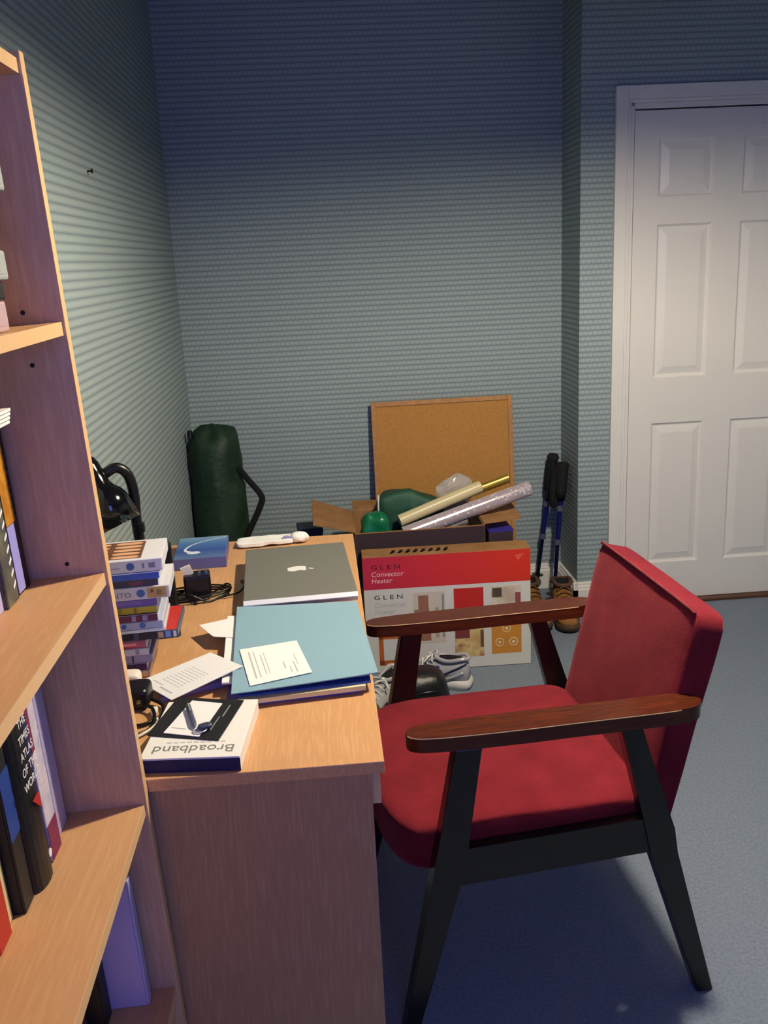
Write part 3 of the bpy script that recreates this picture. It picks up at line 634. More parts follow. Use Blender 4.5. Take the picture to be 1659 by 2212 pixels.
for i, (h, xr, c, lab) in enumerate(specs):
    y = 1.700+rr.uniform(-.003, .003)
    if i == 5: rz = R(2.5)
    else: rz = R(rr.uniform(3.2, 5.2))
    o = empty('film_case', (xr, y, z), (0, 0, rz), lab, 'film case', GD)
    mt = mat('case_print_'+c, c, .4)
    L = .19 if i not in (11, 14) else .195
    box('shell', -L, 0, .0012, .137, 0, h-.0006, CLEAR if i not in (5, 11, 14) else mt, o, bev=.0012)
    sp = box('spine_print', -L+.002, -.002, .0002, .0012, .0008, h-.0014, mt, o)
    box('cover_print', -L+.004, -.003, .003, .133, h-.0006, h-.0003, mt if i != 5 else mat('scarlet_cover', 'B83028', .5), o)
    BLUEP = mat('blue_disc_print', '4D6FAE', .5)
    def disc(x, zz, r, m_=BLUEP):
        bm = bmesh.new(); lathe(bm, [(0, 0), (r, 0), (r, .0003), (0, .0003)], 18, Matrix.Translation((x, -.0001, zz)) @ Matrix.Rotation(R(90), 4, 'X')); mesh_obj('printed_disc', bm, m_, sp)
    def patch(x0, x1, c_, z0=.15, z1=.85):
        box('printed_patch', x0, x1, -.0004, .0003, h*z0, h*z1, mat('patch_'+c_, c_, .5), sp)
    if i == 14:
        disc(-.060, h/2, .0075); patch(-.038, -.034, '8F8FA6', .3, .7); patch(-.026, -.014, '8F8FA6', .3, .7); patch(-.135, -.08, 'B0ADC0', .38, .5)
    if i == 11:
        disc(-.054, h*.52, .0078); text('NTO', .0145, INKG, sp, (-.108, -.0005, h*.26), (1, 0, 0), (0, 0, 1), sx=1.15)
        patch(-.042, -.006, 'C8A36A', .1, .95); patch(-.036, -.030, '8F6A3C', .5, .8); patch(-.024, -.014, 'E4CFA4', .3, .7)
    if i == 13: patch(-.19, -.125, '5C57B4', .1, .9)
    if i == 12: patch(-.100, -.093, 'B9B6C8', .1, .9); patch(-.055, -.03, '7B4A5C', .2, .8)
    if i == 9: patch(-.075, -.068, '9A8A2C'); patch(-.045, -.040, '8A7A2C'); patch(-.19, -.178, '5C4A22')
    if i == 10: patch(-.10, -.03, '8270BC', .3, .8)
    if i == 8: patch(-.19, -.11, '8C6A6E', .1, .9); patch(-.05, -.042, 'A08FB8'); patch(-.03, -.02, 'A08FB8')
    if i == 7: disc(-.04, h/2, .006); disc(-.075, h/2, .005); patch(-.125, -.11, '57407E'); patch(-.19, -.15, 'C9C4D8', .1, .9)
    if i == 5:
        disc(-.12, h/2, .007); patch(-.105, -.085, '23222C'); patch(-.075, -.04, '2A2930', .1, .9); patch(-.038, -.028, 'C79A8A'); patch(-.024, -.014, '7F9AD4'); patch(-.009, -.003, 'E0DCE0'); patch(-.19, -.13, '3A1F30', 0.05, .95)
    if i == 4: patch(-.11, -.02, 'E08C94', .35, .75); patch(-.02, -.002, 'A7566C')
    if i == 3: disc(-.08, h/2, .006); patch(-.05, -.045, '8E88A8'); patch(-.025, -.018, '8E88A8')
    if i == 2: patch(-.085, -.06, '33313E', .25, .75); patch(-.04, -.037, '3A2D40', .1, .9); patch(-.12, -.1, 'C5C0D2')
    if i == 1: patch(-.07, -.02, '3A2150')
    if i == 0: patch(-.045, -.004, 'D9BFA6'); patch(-.18, -.06, '8C5A50', .2, .8)
    if i == 14:   # tray of bread rolls on the cover
        tr = box('cover_picture', -.165, -.040, .012, .125, h-.0002, h+.0002, mat('crust_brown', '6A4630', .6), o)
        for a in range(2):
            for b_ in range(5):
                bm = bmesh.new(); softbox(bm, (-.133+a*.062, .022+b_*.0225, h+.0002), (.026, .0075, .0004), 6, 3); mesh_obj('printed_roll', bm, mat('apricot_print', 'DDA883', .6), tr)
    z += h
# black adapter behind the cases
ad = empty('power_brick', (-.375, 1.91, Z+.0004), (0, 0, .15), 'black upright box behind the film cases', 'box')
box('brick_body', -.03, .03, -.02, .02, 0, .205, BLACK, ad, bev=.004); box('brick_top', -.026, .026, -.016, .016, .205, .209, BLACKG, ad)
# blue boxed program
bx_ = empty('program_box', (-.361, 2.455, Z+.0004), (0, 0, R(3)), 'blue box with white swoosh lying by the far wall', 'box')
BLUEBX = ramp_mat('blue_sky_print', [(0, '5F7AA8'), (.35, '2E4F9C'), (.7, '4A78B4'), (1, '7FA6C4')], 1, -.1, .1, .25)
box('carton', -.069, .069, -.098, .100, 0, .030, mat('plum_blue_carton', '5B5F98', .35), bx_, bev=.0012)
cv = box('cover_print', -.067, .067, -.096, .098, .0301, .0306, BLUEBX, bx_)
bm = bmesh.new(); tube(bm, [(-.02, -.045, .031), (-.04, -.03, .031), (-.042, -.005, .031), (-.025, .03, .031), (.01, .06, .031), (.062, .085, .031)], [.006, .004, .003, .0025, .002, .0018], 6, smooth=4, flat=None)
for v in bm.verts: v.co.z = .0307+(v.co.z-.031)*.05
mesh_obj('swoosh', bm, mat('swoosh_white', 'E4ECF4', .3), cv)
bm = bmesh.new(); softbox(bm, (-.018, -.048, .0308), (.018, .012, .0004), 6, 2); mesh_obj('swoosh_head', bm, mat('swoosh_white', 'E4ECF4', .3), cv)
# charger with coiled lead
cg = empty('wall_charger', (-.335, 2.135, Z+.0004), (0, 0, R(8)), 'black wall charger with tangled lead beside the laptop', 'charger')
box('charger_body', -.030, .034, -.026, .026, .006, .062, BLACK, cg, bev=.005)
bm = bmesh.new(); bx(bm, -.028, -.004, -.004, .004, .062, .085); bmesh.ops.rotate(bm, verts=bm.verts, cent=(-.01, 0, .06), matrix=Matrix.Rotation(R(-18), 3, 'Y')); mesh_obj('plug_prong', bm, mat('warm_white_plastic', 'F0E4D8', .35), cg)
for k in (0, .016): box('plug_prong', .006+k, .012+k, -.004, .004, .060, .072, mat('nickel', 'B9B4A6', .3, .9), cg)
lead = []
for k in range(40):
    a = k*.55; r_ = 1+.12*math.sin(k*1.7); lead.append((.005+.068*r_*math.cos(a), -.008+.036*r_*math.sin(a), .004+.0045*(k % 9)*.6))
bm = bmesh.new(); tube(bm, lead, .0024, 6, smooth=3); mesh_obj('lead', bm, BLACK, cg, smooth=True)
bm = bmesh.new(); tube(bm, [(.06, -.03, .006), (.10, -.02, .010), (.115, .012, .02), (.108, .03, .018)], [.0024, .0024, .003, .005], 8); mesh_obj('jack_lead', bm, BLACK, cg, smooth=True)
c2 = empty('black_plug', (-.405, 2.085, Z+.0004), (0, 0, -.5), 'small black plug beside the tangled charger lead', 'plug')
bm = bmesh.new(); softbox(bm, (0, 0, .019), (.022, .03, .019), 8, 5); mesh_obj('plug_body', bm, BLACK, c2, smooth=True)
bm = bmesh.new(); tube(bm, [(0, .02, .012), (.03, .045, .006), (.065, .035, .005)], .003, 6); mesh_obj('lead', bm, BLACK, c2, smooth=True)
# desk lamp
dl = empty('desk_lamp', (-.425, 1.99, Z+.0004), label='glossy black desk lamp with bent neck behind the film cases', cat='lamp')
bm = bmesh.new(); lathe(bm, [(0, 0), (.062, 0), (.064, .006), (.058, .016), (.02, .022), (.012, .03), (0, .031)], 32); mesh_obj('base', bm, BLACKG, dl, smooth=True)
bm = bmesh.new(); tube(bm, [(0, 0, .025), (.001, 0, .15), (-.003, 0, .24), (-.001, -.002, .30), (-.008, -.005, .345), (-.028, -.012, .364), (-.05, -.02, .356), (-.085, -.03, .335)], .0115, 14); mesh_obj('neck', bm, BLACK, dl, smooth=True)
tilt = Matrix.Translation((-.088, -.035, .382)) @ Matrix.Rotation(R(-24), 4, 'Y') @ Matrix.Rotation(R(-8), 4, 'X')
bm = bmesh.new(); lathe(bm, [(0, .014), (.014, .012), (.0225, .004), (.0262, -.010), (.0272, -.030), (.0276, -.055), (.033, -.067), (.042, -.078), (.0475, -.094), (.050, -.148), (.048, -.148), (.0455, -.095), (.040, -.081), (.02, -.066), (0, -.065)], 40, tilt)
hd = mesh_obj('shade', bm, BLACKG, dl, smooth=True)
bm = bmesh.new(); lathe(bm, [(0, -.075), (.018, -.085), (.026, -.105), (.018, -.128), (0, -.133)], 20, tilt); mesh_obj('lamp_bulb', bm, mat('unlit_bulb', 'D9D9D4', .25), dl, smooth=True)
bm = bmesh.new(); lathe(bm, [(0, 0), (.014, 0), (.014, .02), (0, .02)], 14, Matrix.Translation((0, 0, .215))); mesh_obj('joint_collar', bm, BLACK, dl)

# ================================================================ THINGS BEHIND THE DESK
# cork board
cbd = empty('cork_board', (.502, 3.862, 0.0005), (R(-5.5), 0, 0), 'cork notice board with pine frame leaning on the back wall', 'notice board')
CORK = noise_mat('cork', [(.38, 'B4803F'), (.55, 'C48F4C'), (.68, 'A67438')], 160, .9, (1, 1, 1), .3)
PINE = wood('pine_frame', 'C08E58', 'B07E4A', (4, 4, 4), .5)
box('cork_sheet', -.288, .288, -.004, .006, .018, .892, CORK, cbd)
for a in ((-.306, -.286, 0, .91), (.286, .306, 0, .91), (-.286, .286, 0, .020), (-.286, .286, .890, .91)): box('frame_rail', a[0], a[1], -.009, .009, a[2], a[3], PINE, cbd, bev=.002)

# camping bag in the corner
gb = empty('camping_bag', (-.452, 3.755, 0.0005), (R(-3), R(-1.0), 0), 'tall dark green drawstring bag standing in the corner', 'bag')
GREEN = mat('dark_green_nylon', '16301F', .6, bump=.9, bscale=45, vary=.3, vscale=14)
rings = []; n = 40
for zz, r_ in ((0, .092), (.02, .104), (.12, .110), (.2, .111), (.3, .109), (.4, .108), (.5, .111), (.57, .110), (.62, .108), (.645, .1035), (.67, .104), (.72, .111), (.78, .108), (.82, .100), (.845, .085), (.862, .055), (.87, .02)):
    ring = []
    for k in range(n):
        a = 2*math.pi*k/n; p = Vector((r_*math.cos(a), r_*.95*math.sin(a), zz)); p += wrinkle(p, 10, .012, 3)+wrinkle(p, 26, .009, 5)
        if zz > .8: p.z += .012*math.sin(a*5)
        if zz == 0: p.z = 0
        ring.append(p)
    rings.append(ring)
bm = bmesh.new(); loft(bm, rings); mesh_obj('bag_body', bm, GREEN, gb, smooth=True)
bm = bmesh.new(); tube(bm, [(.092, -.045, .70), (.13, -.05, .645), (.178, -.055, .575), (.168, -.055, .53), (.125, -.05, .45), (.088, -.045, .38)], .01, 8, smooth=4, flat=(.004, .013)); mesh_obj('strap', bm, BLACKC, gb, smooth=True)
bm = bmesh.new(); lathe(bm, [(0, 0), (.012, 0), (.010, .03), (0, .032)], 12, Matrix.Translation((-.085, -.05, .835))); mesh_obj('toggle', bm, BLACK, gb)

# convector heater box
hb = empty('heater_box', (.406, 3.185, 0.0005), (0, 0, R(-1.2)), 'red and white convector heater carton standing in front of the open box', 'carton')
HW, HHt, HD = .308, .457, .105
CARD = noise_mat('brown_cardboard', [(.35, 'A47A4E'), (.65, '94693F')], 18, .85)
box('carton', -HW, HW, 0, HD, 0, HHt, CARD, hb, bev=.002)
WHITEP = mat('white_carton_print', 'D9D9D6', .45)
box('white_print', -HW+.001, HW-.001, -.0006, 0, .002, HHt-.002, WHITEP, hb)
REDG = ramp_mat('red_band_print', [(0, 'C2304F'), (.45, 'D0323A'), (1, 'D8361F')], 0, -.3, .3, .4)
box('red_band', -HW+.001, HW-.001, -.0010, -.0005, .333, HHt-.001, REDG, hb)
Xr, Xu = (1, 0, 0), (0, 0, 1)
text('G L E N', .024, mat('dark_maroon_ink', '4A1428', .6), hb, (-.278, -.0014, .410), Xr, Xu, sx=1.35)
text('Convector', .027, mat('pink_white_ink', 'F4C8CE', .6), hb, (-.279, -.0014, .382), Xr, Xu, shear=.15)
text('Heater', .027, mat('pink_white_ink', 'F4C8CE', .6), hb, (-.279, -.0014, .357), Xr, Xu, shear=.15)
text('G L E N', .024, INK, hb, (-.272, -.0010, .293), Xr, Xu, sx=1.35)
text('Convector', .027, PALE, hb, (-.272, -.0010, .262), Xr, Xu, shear=.15)
text('Heater', .027, PALE, hb, (-.272, -.0010, .236), Xr, Xu, shear=.15)
def pane(x0, x1, z0, z1, material, name='printed_picture'): return box(name, x0, x1, -.0012, -.0005, z0, z1, material, hb)
p = pane(-.128, -.010, .11, .312, mat('interior_photo', 'CFC6BC', .5))
BRN = mat('brick_photo', '9A6A58', .5)
for a in ((-.110, -.072, .245, .300), (-.125, -.070, .19, .245), (-.127, -.066, .12, .19)): box('picture_detail', a[0], a[1], -.0015, -.0011, a[2], a[3], BRN, p)
box('picture_detail', -.022, -.015, -.0015, -.0011, .13, .300, mat('photo_grey', '8C8A88', .5), p); box('picture_detail', -.048, -.035, -.0015, -.0011, .13, .25, mat('photo_beige', 'A89C8C', .5), p)
pane(.022, .132, .200, .318, mat('plain_red_print', 'C02A26', .4))
p = pane(.022, .132, .045, .182, noise_mat('dining_photo', [(.35, 'C4A06C'), (.5, 'D9C48C'), (.62, 'A0604A')], 14, .5))
box('picture_detail', .024, .078, -.0015, -.0011, .12, .165, mat('plum_photo', '7A3A3C', .5), p); box('picture_detail', .118, .130, -.0015, -.0011, .08, .15, mat('photo_umber', '6E4A3A', .5), p)
p = pane(.160, .272, .200, .318, noise_mat('bedroom_photo', [(.38, 'BFAE9C'), (.55, 'E0D4C4'), (.68, 'A88A7C')], 16, .5))
box('picture_detail', .165, .200, -.0015, -.0011, .275, .312, mat('photo_dark', '55493E', .5), p); box('picture_detail', .250, .270, -.0015, -.0011, .25, .29, mat('photo_rose', '9A4A55', .5), p)
p = pane(.160, .272, .050, .182, mat('orange_print_panel', 'CC8A38', .5))
for (x, zz) in ((.216, .150), (.190, .095), (.242, .095)):
    bm = bmesh.new(); tube(bm, [(x+.015*math.cos(k*math.pi/6), -.0014, zz+.015*math.sin(k*math.pi/6)) for k in range(12)], .0014, 6, True, 2); mesh_obj('printed_ring', bm, PAPER2, p)
    bm = bmesh.new(); softbox(bm, (x, -.0014, zz), (.006, .0005, .005), 4, 2); mesh_obj('printed_symbol', bm, PAPER2, p)
bm = bmesh.new(); O = mat('orange_frame_print', 'B8602C', .5)
for a in ((-.262, -.245, .03, .15), (-.262, -.12, .03, .05), (-.262, -.12, .135, .15)): bx(bm, a[0], a[1], -.0011, -.0005, a[2], a[3])
mesh_obj('orange_frame_print', bm, O, hb)
pane(-.245, -.135, .05, .135, mat('heater_photo', 'D4D8DC', .4))
# dark lettering on the carton's top
for k in range(8):
    x = -.205+k*.028; bm = bmesh.new(); prism(bm, [(x, .035, HHt+.0001), (x+.010, .030, HHt+.0001), (x+.024, .070, HHt+.0001), (x+.013, .075, HHt+.0001)], (0, 0, .0004)); mesh_obj('black_letter_stroke', bm, INK, hb)
    bm = bmesh.new(); prism(bm, [(x, .035, HHt+.0001), (x+.022, .045, HHt+.0001), (x+.020, .053, HHt+.0001), (x+.001, .043, HHt+.0001)], (0, 0, .0004)); mesh_obj('black_letter_stroke', bm, INK, hb)
bm = bmesh.new(); prism(bm, [(.25, -.0013, .435), (.285, -.0013, .44), (.262, -.0013, .415)], (0, .0005, 0)); mesh_obj('torn_corner', bm, mat('tear_pink', 'E05A50', .8), hb)

# open cardboard box
cbx = empty('cardboard_box', (.325, 3.48, 0.0005), (0, 0, R(1)), 'open brown cardboard box full of bags and rolls', 'box')
X0, X1, Yf, Yk, Hb, T = -.245, .245, -.165, .165, .515, .005
box('front_wall', X0, X1, Yf, Yf+T, 0, Hb, CARD, cbx); box('back_wall', X0, X1, Yk-T, Yk, 0, Hb, CARD, cbx)
box('side_wall', X0, X0+T, Yf+T, Yk-T, 0, Hb, CARD, cbx); box('side_wall', X1-T, X1, Yf+T, Yk-T, 0, Hb, CARD, cbx)
box('bottom', X0+T, X1-T, Yf+T, Yk-T, 0, T, CARD, cbx)
def flap(pts, nrm): bm = bmesh.new(); prism(bm, pts, nrm); return mesh_obj('flap', bm, CARD, cbx)
flap([(X0, Yf+.01, Hb), (X0, Yk-.01, Hb), (X0-.155, Yk-.0, Hb+.055), (X0-.155, Yf+.03, Hb+.035)], (.001, 0, .005))
flap([(X1, Yf+.01, Hb), (X1, Yk-.01, Hb), (X1+.155, Yk-.02, Hb+.014), (X1+.155, Yf+.06, Hb-.004)], (-.001, 0, .005))
flap([(X0+.01, Yk, Hb), (X1-.01, Yk, Hb), (X1-.01, Yk+.10, Hb+.0), (X0+.01, Yk+.10, Hb+.012)], (0, .001, .005))
DPLUM = mat('dark_plum', '35272E', .7)
box('dark_front', X0+.001, X1-.001, Yf-.0008, Yf-.0001, .30, Hb-.003, DPLUM, cbx)  # thin dark plum sheet over the upper front wall
# what is in it
g1 = empty('green_bag', (.315, 3.565, .006), label='dark green fabric bag stuffed in the cardboard box', cat='bag')
bm = bmesh.new(); softbox(bm, (0, 0, .31), (.125, .052, .295), 18, 7, lambda p, q: p+wrinkle(p, 16, .012)+Vector((.03*max(0, q.z-.4)*q.x, -.02*max(0, -q.y)*max(0, q.z), -.05*max(0, q.x)*max(0, q.z))))
mesh_obj('bag_body', bm, mat('bottle_green_cloth', '1F4A36', .6, bump=.8, bscale=35, vary=.3, vscale=9), g1, smooth=True)
bm = bmesh.new(); tube(bm, [(-.128, -.05, .60), (-.130, -.058, .54), (-.126, -.055, .47)], .004, 6); mesh_obj('zip_piping', bm, PAPER, g1)
g2 = empty('green_carrier', (.165, 3.40, .006), label='bright green plastic bag at the left of the cardboard box', cat='bag')
bm = bmesh.new(); softbox(bm, (.0, 0, .29), (.065, .055, .275), 12, 4, lambda p, q: p+wrinkle(p, 25, .012)); mesh_obj('bag_body', bm, mat('emerald_plastic', '0B6B43', .3), g2, smooth=True)
g3 = empty('clear_plastic_bag', (.505, 3.607, .006), label='crumpled clear plastic bag behind the wrapping rolls', cat='bag')
bm = bmesh.new(); softbox(bm, (0, 0, .33), (.052, .024, .315), 14, 3, lambda p, q: p+wrinkle(p, 28, .008 if p.z < .5 else .016)+Vector((q.x*.045*max(0, min(1, (p.z-.53)*25)), 0, 0)))
mesh_obj('bag_body', bm, mat('milky_film', 'D5D8D4', .2, alpha=.45), g3)
def roll(name, a, b_, r, material, label, inner=.6):
    a = Vector(a); b_ = Vector(b_); L = (b_-a).length; q = (b_-a).to_track_quat('Z', 'Y').to_matrix().to_4x4()
    o = empty(name, a, (0, 0, 0), label, 'wrapping roll', 'wrapping paper rolls'); o.matrix_world = Matrix.Translation(a) @ q
    bm = bmesh.new(); lathe(bm, [(r*inner, 0), (r, 0), (r, L), (r*inner, L), (r*inner, 0)], 28); mesh_obj('paper', bm, material, o, smooth=False)
    bm = bmesh.new(); lathe(bm, [(r*inner*.9, .002), (r*inner*.98, .002), (r*inner*.98, L-.002), (r*inner*.9, L-.002), (r*inner*.9, .002)], 20); mesh_obj('core', bm, CARD, o)
    return o
def dotted():
    ma = mat('silver_dotted_paper', 'C9BFC4', .22, .15); n = ma.node_tree.nodes; l = ma.node_tree.links
    tc = n.new('ShaderNodeTexCoord'); v = n.new('ShaderNodeTexVoronoi'); v.inputs['Scale'].default_value = 70; l.new(tc.outputs['Object'], v.inputs['Vector'])
    cr = n.new('ShaderNodeValToRGB'); cr.color_ramp.elements[0].position = .2; cr.color_ramp.elements[0].color = lin('F4F0EE'); cr.color_ramp.elements[1].position = .32; cr.color_ramp.elements[1].color = lin('B9ACB4')
    l.new(v.outputs['Distance'], cr.inputs[0]); l.new(cr.outputs[0], n['Principled BSDF'].inputs['Base Color']); return ma
roll('wrapping_roll', (.27, 3.388, .477), (.777, 3.478, .606), .030, dotted(), 'thick silver dotted roll sticking out to the right')
roll('wrapping_roll', (.26, 3.444, .516), (.590, 3.506, .618), .024, mat('cream_wrap', 'D9CC9E', .35), 'cream coloured roll beside the dotted silver roll')
roll('wrapping_roll', (.475, 3.548, .560), (.712, 3.560, .632), .019, mat('gold_foil', 'C9A650', .25, .7), 'thin gold foil roll behind the cream roll')
nv = empty('navy_box', (-.105, 3.60, .0005), (0, 0, .1), 'dark navy blue carton beside the cardboard box', 'carton')
box('carton', -.035, .06, -.05, .05, 0, .470, mat('navy_carton', '16213F', .5), nv, bev=.003); box('lid', -.037, .062, -.052, .052, .455, .478, mat('navy_carton', '16213F', .5), nv, bev=.003)

dc = empty('plum_block', (.635, 3.47, .0005), (0, 0, R(2)), 'added dark plum block under the right flap of the cardboard box', 'carton')  # added block, fills the dark area beneath the box's right flap
box('carton', -.050, .045, -.13, .06, 0, .478, DPLUM, dc, bev=.003); box('top_plate', -.051, .046, -.131, .061, .478, .484, mat('violet_blue_film', '3A34A0', .4), dc)
# trekking poles
def pole(top, foot, label, hookside):
    top = Vector(top); foot = Vector(foot); d = top-foot; L = d.length
    o = empty('trekking_pole', foot, (0, 0, 0), label, 'pole', 'trekking poles in the corner')
    o.matrix_world = Matrix.Translation(foot) @ d.to_track_quat('Z', 'Y').to_matrix().to_4x4()
    BL = mat('blue_anodised', '20267A', .3, .5); DB = mat('dark_blue_anodised', '10143A', .3, .4)
    for z0, z1, r, mt, nm in ((0, .03, .004, ALUB, 'tip'), (.03, .10, .010, BLACK, 'tip_cap'), (.10, .27, .0085, DB, 'lower_shaft'), (.27, .42, .0105, BL, 'middle_shaft'), (.42, L-.13, .012, BL, 'upper_shaft')):
        bm = bmesh.new(); lathe(bm, [(0, z0), (r, z0), (r, z1), (0, z1)], 14); mesh_obj(nm, bm, mt, o)
    for zc in (.27, .42):
        bm = bmesh.new(); lathe(bm, [(0, zc-.012), (.014, zc-.012), (.014, zc+.012), (0, zc+.012)], 14); mesh_obj('locking_collar', bm, mat('grey_collar', '55586A', .4), o)
    bm = bmesh.new(); lathe(bm, [(0, L-.14), (.018, L-.16), (.025, L-.12), (.024, L-.08), (.026, L-.05), (.024, L-.02), (.027, L-.005), (.019, L+.008), (0, L+.010)], 16); mesh_obj('grip', bm, BLACKC, o, smooth=True)
    bm = bmesh.new(); s_ = hookside; tube(bm, [(0, .012, L-.02), (s_*.03, .014, L-.05), (s_*.036, .016, L-.12), (s_*.024, .016, L-.185), (s_*.006, .013, L-.13), (s_*.004, .013, L-.05)], .01, 8, True, 4, flat=(.005, .014)); mesh_obj('wrist_strap', bm, BLACKC, o, smooth=True)
    bm = bmesh.new(); lathe(bm, [(0, .085), (.024, .088), (.026, .092), (0, .096)], 18); mesh_obj('basket', bm, BLACK, o)
pole((.985, 3.925, .632), (.898, 3.905, .0015), 'left blue trekking pole with black grip leaning in the corner', -1)
pole((1.004, 3.835, .612), (.955, 3.79, .0015), 'right blue trekking pole with hanging black strap', 1)

# footwear
def section(yc, w_, z0, z1, top_narrow=.75, n=14, x=0):
    ring = []
    for k in range(n):
        a = 2*math.pi*k/n; ca, sa = math.cos(a), math.sin(a)
        ww = w_*(1 if sa < 0 else 1-(1-top_narrow)*sa)
        ring.append(Vector((x+ww*math.copysign(abs(ca)**.75, ca), yc, (z0+z1)/2+(z1-z0)/2*math.copysign(abs(sa)**.8, sa))))
    return ring
def shoe_sole(bm, L, w_, z0, z1, lift=.01):
    prof = [(-.5, .55), (-.47, .78), (-.40, .88), (-.25, .86), (-.08, .80), (.08, .88), (.22, 1.0), (.34, .96), (.43, .75), (.485, .42), (.5, 0)]
    pts = [(w_*b_, L*a) for a, b_ in prof]+[(-w_*b_*.95, L*a) for a, b_ in reversed(prof[:-1])]
    rings = []
    for zz, sc_ in ((z0, .94), ((z0+z1)/2, 1.03), (z1, .97)):
        rings.append([Vector((x*sc_, y*sc_, zz+lift*max(0, (y/L-.2)/.3)**2*1.0)) for x, y in pts])
    loft(bm, rings)
def trainer(loc, rz, label):
    o = empty('running_shoe', loc, (0, 0, rz), label, 'shoe', 'pair of running shoes on the carpet')
    SW = mat('silver_mesh', 'A8A8AC', .6, bump=.4, bscale=400); SOLE = mat('white_rubber', 'D6D6D2', .5); BLU = mat('royal_blue_trim', '1F2FA0', .4); TR = mat('pale_trim', 'C8C8CC', .35, .3)
    bm = bmesh.new(); shoe_sole(bm, .29, .048, 0, .034); mesh_obj('sole', bm, SOLE, o, smooth=True)
    bm = bmesh.new()
    loft(bm, [section(-.138, .020, .03, .075), section(-.128, .034, .028, .108), section(-.10, .040, .028, .112, .62), section(-.055, .041, .028, .098, .58), section(-.01, .041, .028, .098, .5), section(.035, .044, .028, .086, .55), section(.075, .046, .028, .068, .65), section(.105, .041, .03, .056, .7), section(.128, .028, .032, .048, .7), section(.138, .012, .034, .042, .7)])
    mesh_obj('upper', bm, SW, o, smooth=True)
    bm = bmesh.new(); tube(bm, [(0, -.137, .112), (.024, -.118, .116), (.027, -.07, .105), (.018, -.03, .108), (0, -.015, .116), (-.018, -.03, .108), (-.027, -.07, .105), (-.024, -.118, .116)], .0075, 8, True, 4); mesh_obj('collar', bm, TR, o, smooth=True)
    bm = bmesh.new(); softbox(bm, (0, -.07, .108), (.02, .045, .005), 6, 3); mesh_obj('lining', bm, BLACKC, o, smooth=True)
    bm = bmesh.new(); softbox(bm, (0, .005, .108), (.021, .035, .006), 6, 3, lambda p, q: p+Vector((0, 0, -.45*(p.y+.02)))); mesh_obj('tongue', bm, SW, o, smooth=True)
    for k in range(4):
        yy = -.008+k*.018; zz = .110-k*.0095
        bm = bmesh.new(); tube(bm, [(-.025, yy, zz-.014), (0, yy+.006, zz+.004), (.025, yy, zz-.014)], .0032, 6, smooth=4); mesh_obj('lace', bm, PAPER, o, smooth=True)
    bm = bmesh.new(); tube(bm, [(0, -.02, .115), (.03, -.01, .118), (.045, .012, .10), (.02, .02, .108), (-.02, .0, .120), (-.045, .02, .10)], .0028, 6); mesh_obj('lace_bow', bm, PAPER, o, smooth=True)
    for s_ in (-1, 1):
        bm = bmesh.new(); tube(bm, [(s_*.0425, .03, .04), (s_*.0425, -.01, .062), (s_*.036, -.035, .088)], .004, 6, flat=(.002, .007)); mesh_obj('blue_stripe', bm, BLU, o, smooth=True)
        bm = bmesh.new(); tube(bm, [(s_*.0425, -.02, .04), (s_*.042, -.06, .062), (s_*.036, -.11, .088), (s_*.022, -.134, .10)], .004, 6, flat=(.002, .0035)); mesh_obj('navy_stripe', bm, mat('navy_trim', '1A1D40', .4), o, smooth=True)
        bm = bmesh.new(); tube(bm, [(s_*.043, -.03, .034), (s_*.043, -.08, .05), (s_*.036, -.125, .07)], .004, 6, flat=(.002, .006)); mesh_obj('silver_overlay', bm, TR, o, smooth=True)
trainer((.327, 3.072, .001), R(67), 'silver and blue running shoe seen from its white heel')
trainer((.125, 2.885, .001), R(148), 'second running shoe half hidden by the desk corner')
def boot(loc, rz, label):
    o = empty('hiking_boot', loc, (0, 0, rz), label, 'boot', 'pair of tan hiking boots by the baseboard'); o.scale = (1, 1, .84)
    TAN = noise_mat('tan_suede', [(.35, '6A4828'), (.55, '96682F'), (.7, '4C3422')], 16, .85); SO = mat('brown_rubber', '4A3426', .7)
    bm = bmesh.new(); shoe_sole(bm, .30, .050, 0, .036); mesh_obj('sole', bm, SO, o, smooth=True)
    bm = bmesh.new()
    loft(bm, [section(-.143, .022, .03, .16), section(-.130, .038, .03, .172), section(-.09, .043, .03, .178, .8), section(-.045, .043, .03, .165, .75), section(-.015, .043, .03, .13, .65), section(.03, .046, .03, .105, .65), section(.075, .049, .03, .09, .75), section(.11, .044, .03, .078, .8), section(.134, .030, .032, .064, .8), section(.144, .012, .034, .05, .8)])
    mesh_obj('upper', bm, TAN, o, smooth=True)
    bm = bmesh.new(); tube(bm, [(0, -.142, .165), (.033, -.122, .175), (.036, -.08, .178), (.026, -.045, .172), (0, -.035, .172), (-.026, -.045, .172), (-.036, -.08, .178), (-.033, -.122, .175)], .009, 8, True, 4); mesh_obj('padded_collar', bm, mat('brown_padding', '5A4030', .8), o, smooth=True)
    bm = bmesh.new(); softbox(bm, (0, -.085, .172), (.028, .045, .005), 6, 3); mesh_obj('lining', bm, BLACKC, o, smooth=True)
    for k in range(5):
        yy = -.035+k*.018; zz = .165-k*.016
        bm = bmesh.new(); tube(bm, [(-.03, yy, zz-.022), (0, yy+.008, zz+.004), (.03, yy, zz-.022)], .003, 6, smooth=4); mesh_obj('lace', bm, mat('lace_brown', '7A5630', .8), o, smooth=True)
bt1 = boot((.945, 3.565, .001), R(174), 'tan hiking boot beside the right trekking pole')
boot((.825, 3.60, .001), R(184), 'tan hiking boot left of the trekking poles')

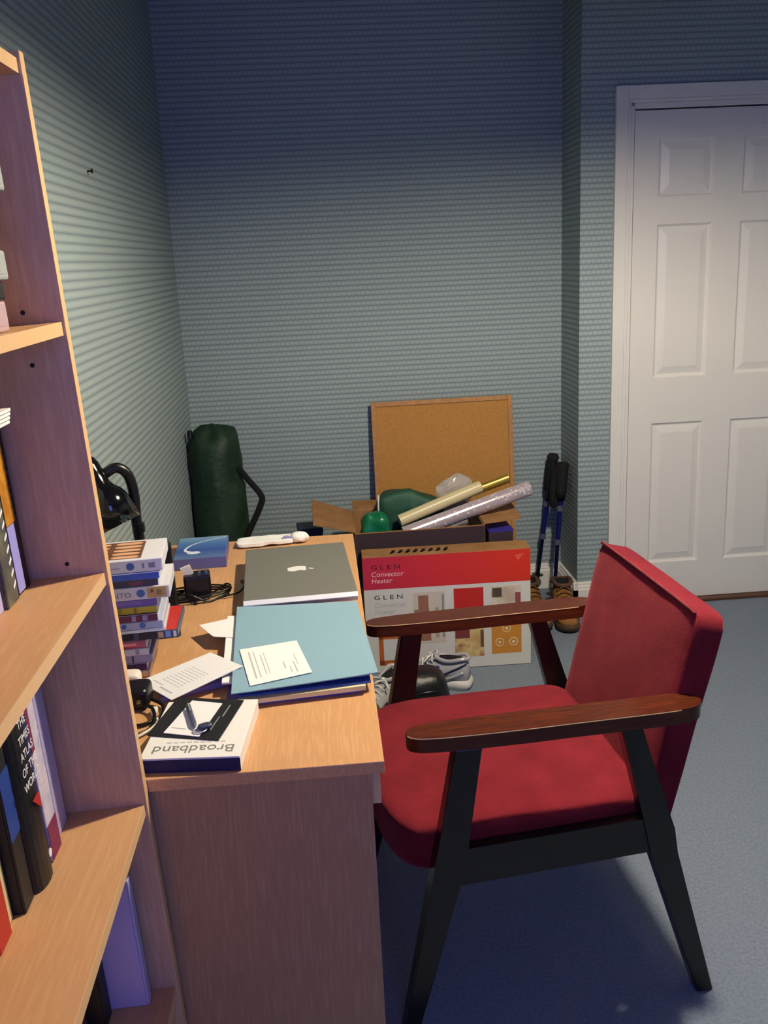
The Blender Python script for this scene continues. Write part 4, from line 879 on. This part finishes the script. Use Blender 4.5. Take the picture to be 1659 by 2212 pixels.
# black rucksack and green carrier bag on the floor
rk = empty('rucksack', (.252, 2.72, .0005), (0, 0, .1), 'rounded black padded bag on the floor behind the chair', 'bag')
bm = bmesh.new(); softbox(bm, (0, 0, .117), (.088, .082, .115), 16, 2.8, lambda p, q: p+wrinkle(p, 12, .008)); mesh_obj('bag_body', bm, mat('black_nylon', '0E0F12', .42, bump=.7, bscale=40), rk, smooth=True)
bm = bmesh.new(); tube(bm, [(-.07, -.06, .15), (-.02, -.075, .175), (.04, -.07, .175), (.08, -.03, .15)], .005, 6); mesh_obj('zip', bm, BLACK, rk, smooth=True)
bm = bmesh.new(); tube(bm, [(-.02, .03, .228), (-.065, -.02, .20), (-.092, -.05, .13), (-.085, -.07, .03)], .01, 8, flat=(.004, .016)); mesh_obj('strap', bm, BLACKC, rk, smooth=True)
bm = bmesh.new(); bx(bm, -.012, .012, -.005, .005, -.016, .016, .002); mesh_obj('buckle', bm, mat('nickel', 'B9B4A6', .3, .9), rk, loc=(-.087, -.045, .155), rot=(.3, .5, .4))
bm = bmesh.new(); softbox(bm, (-.078, -.062, .075), (.052, .040, .075), 12, 3, lambda p, q: p+wrinkle(p, 16, .008)); mesh_obj('front_pocket', bm, MATS['black_nylon'], rk, smooth=True)
gc = empty('carrier_bag', (.058, 2.70, .0005), (0, 0, 0), 'green and white plastic carrier bag under the desk corner', 'bag')
bm = bmesh.new(); softbox(bm, (0, 0, .068), (.058, .045, .062), 12, 3, lambda p, q: p+wrinkle(p, 22, .008)+Vector((0, 0, .004))); mesh_obj('bag_body', bm, mat('grass_green_plastic', '17803C', .3), gc, smooth=True)
bm = bmesh.new(); softbox(bm, (.005, .015, .138), (.045, .028, .014), 10, 3, lambda p, q: p+wrinkle(p, 25, .008)); mesh_obj('white_panel', bm, mat('white_film', 'DDE6EA', .3), gc, smooth=True)
bm = bmesh.new(); tube(bm, [(-.025, -.005, .150), (.005, .005, .155), (.035, .02, .152)], .004, 6); mesh_obj('blue_print', bm, mat('carrier_blue', '2350C0', .4), gc, smooth=True)
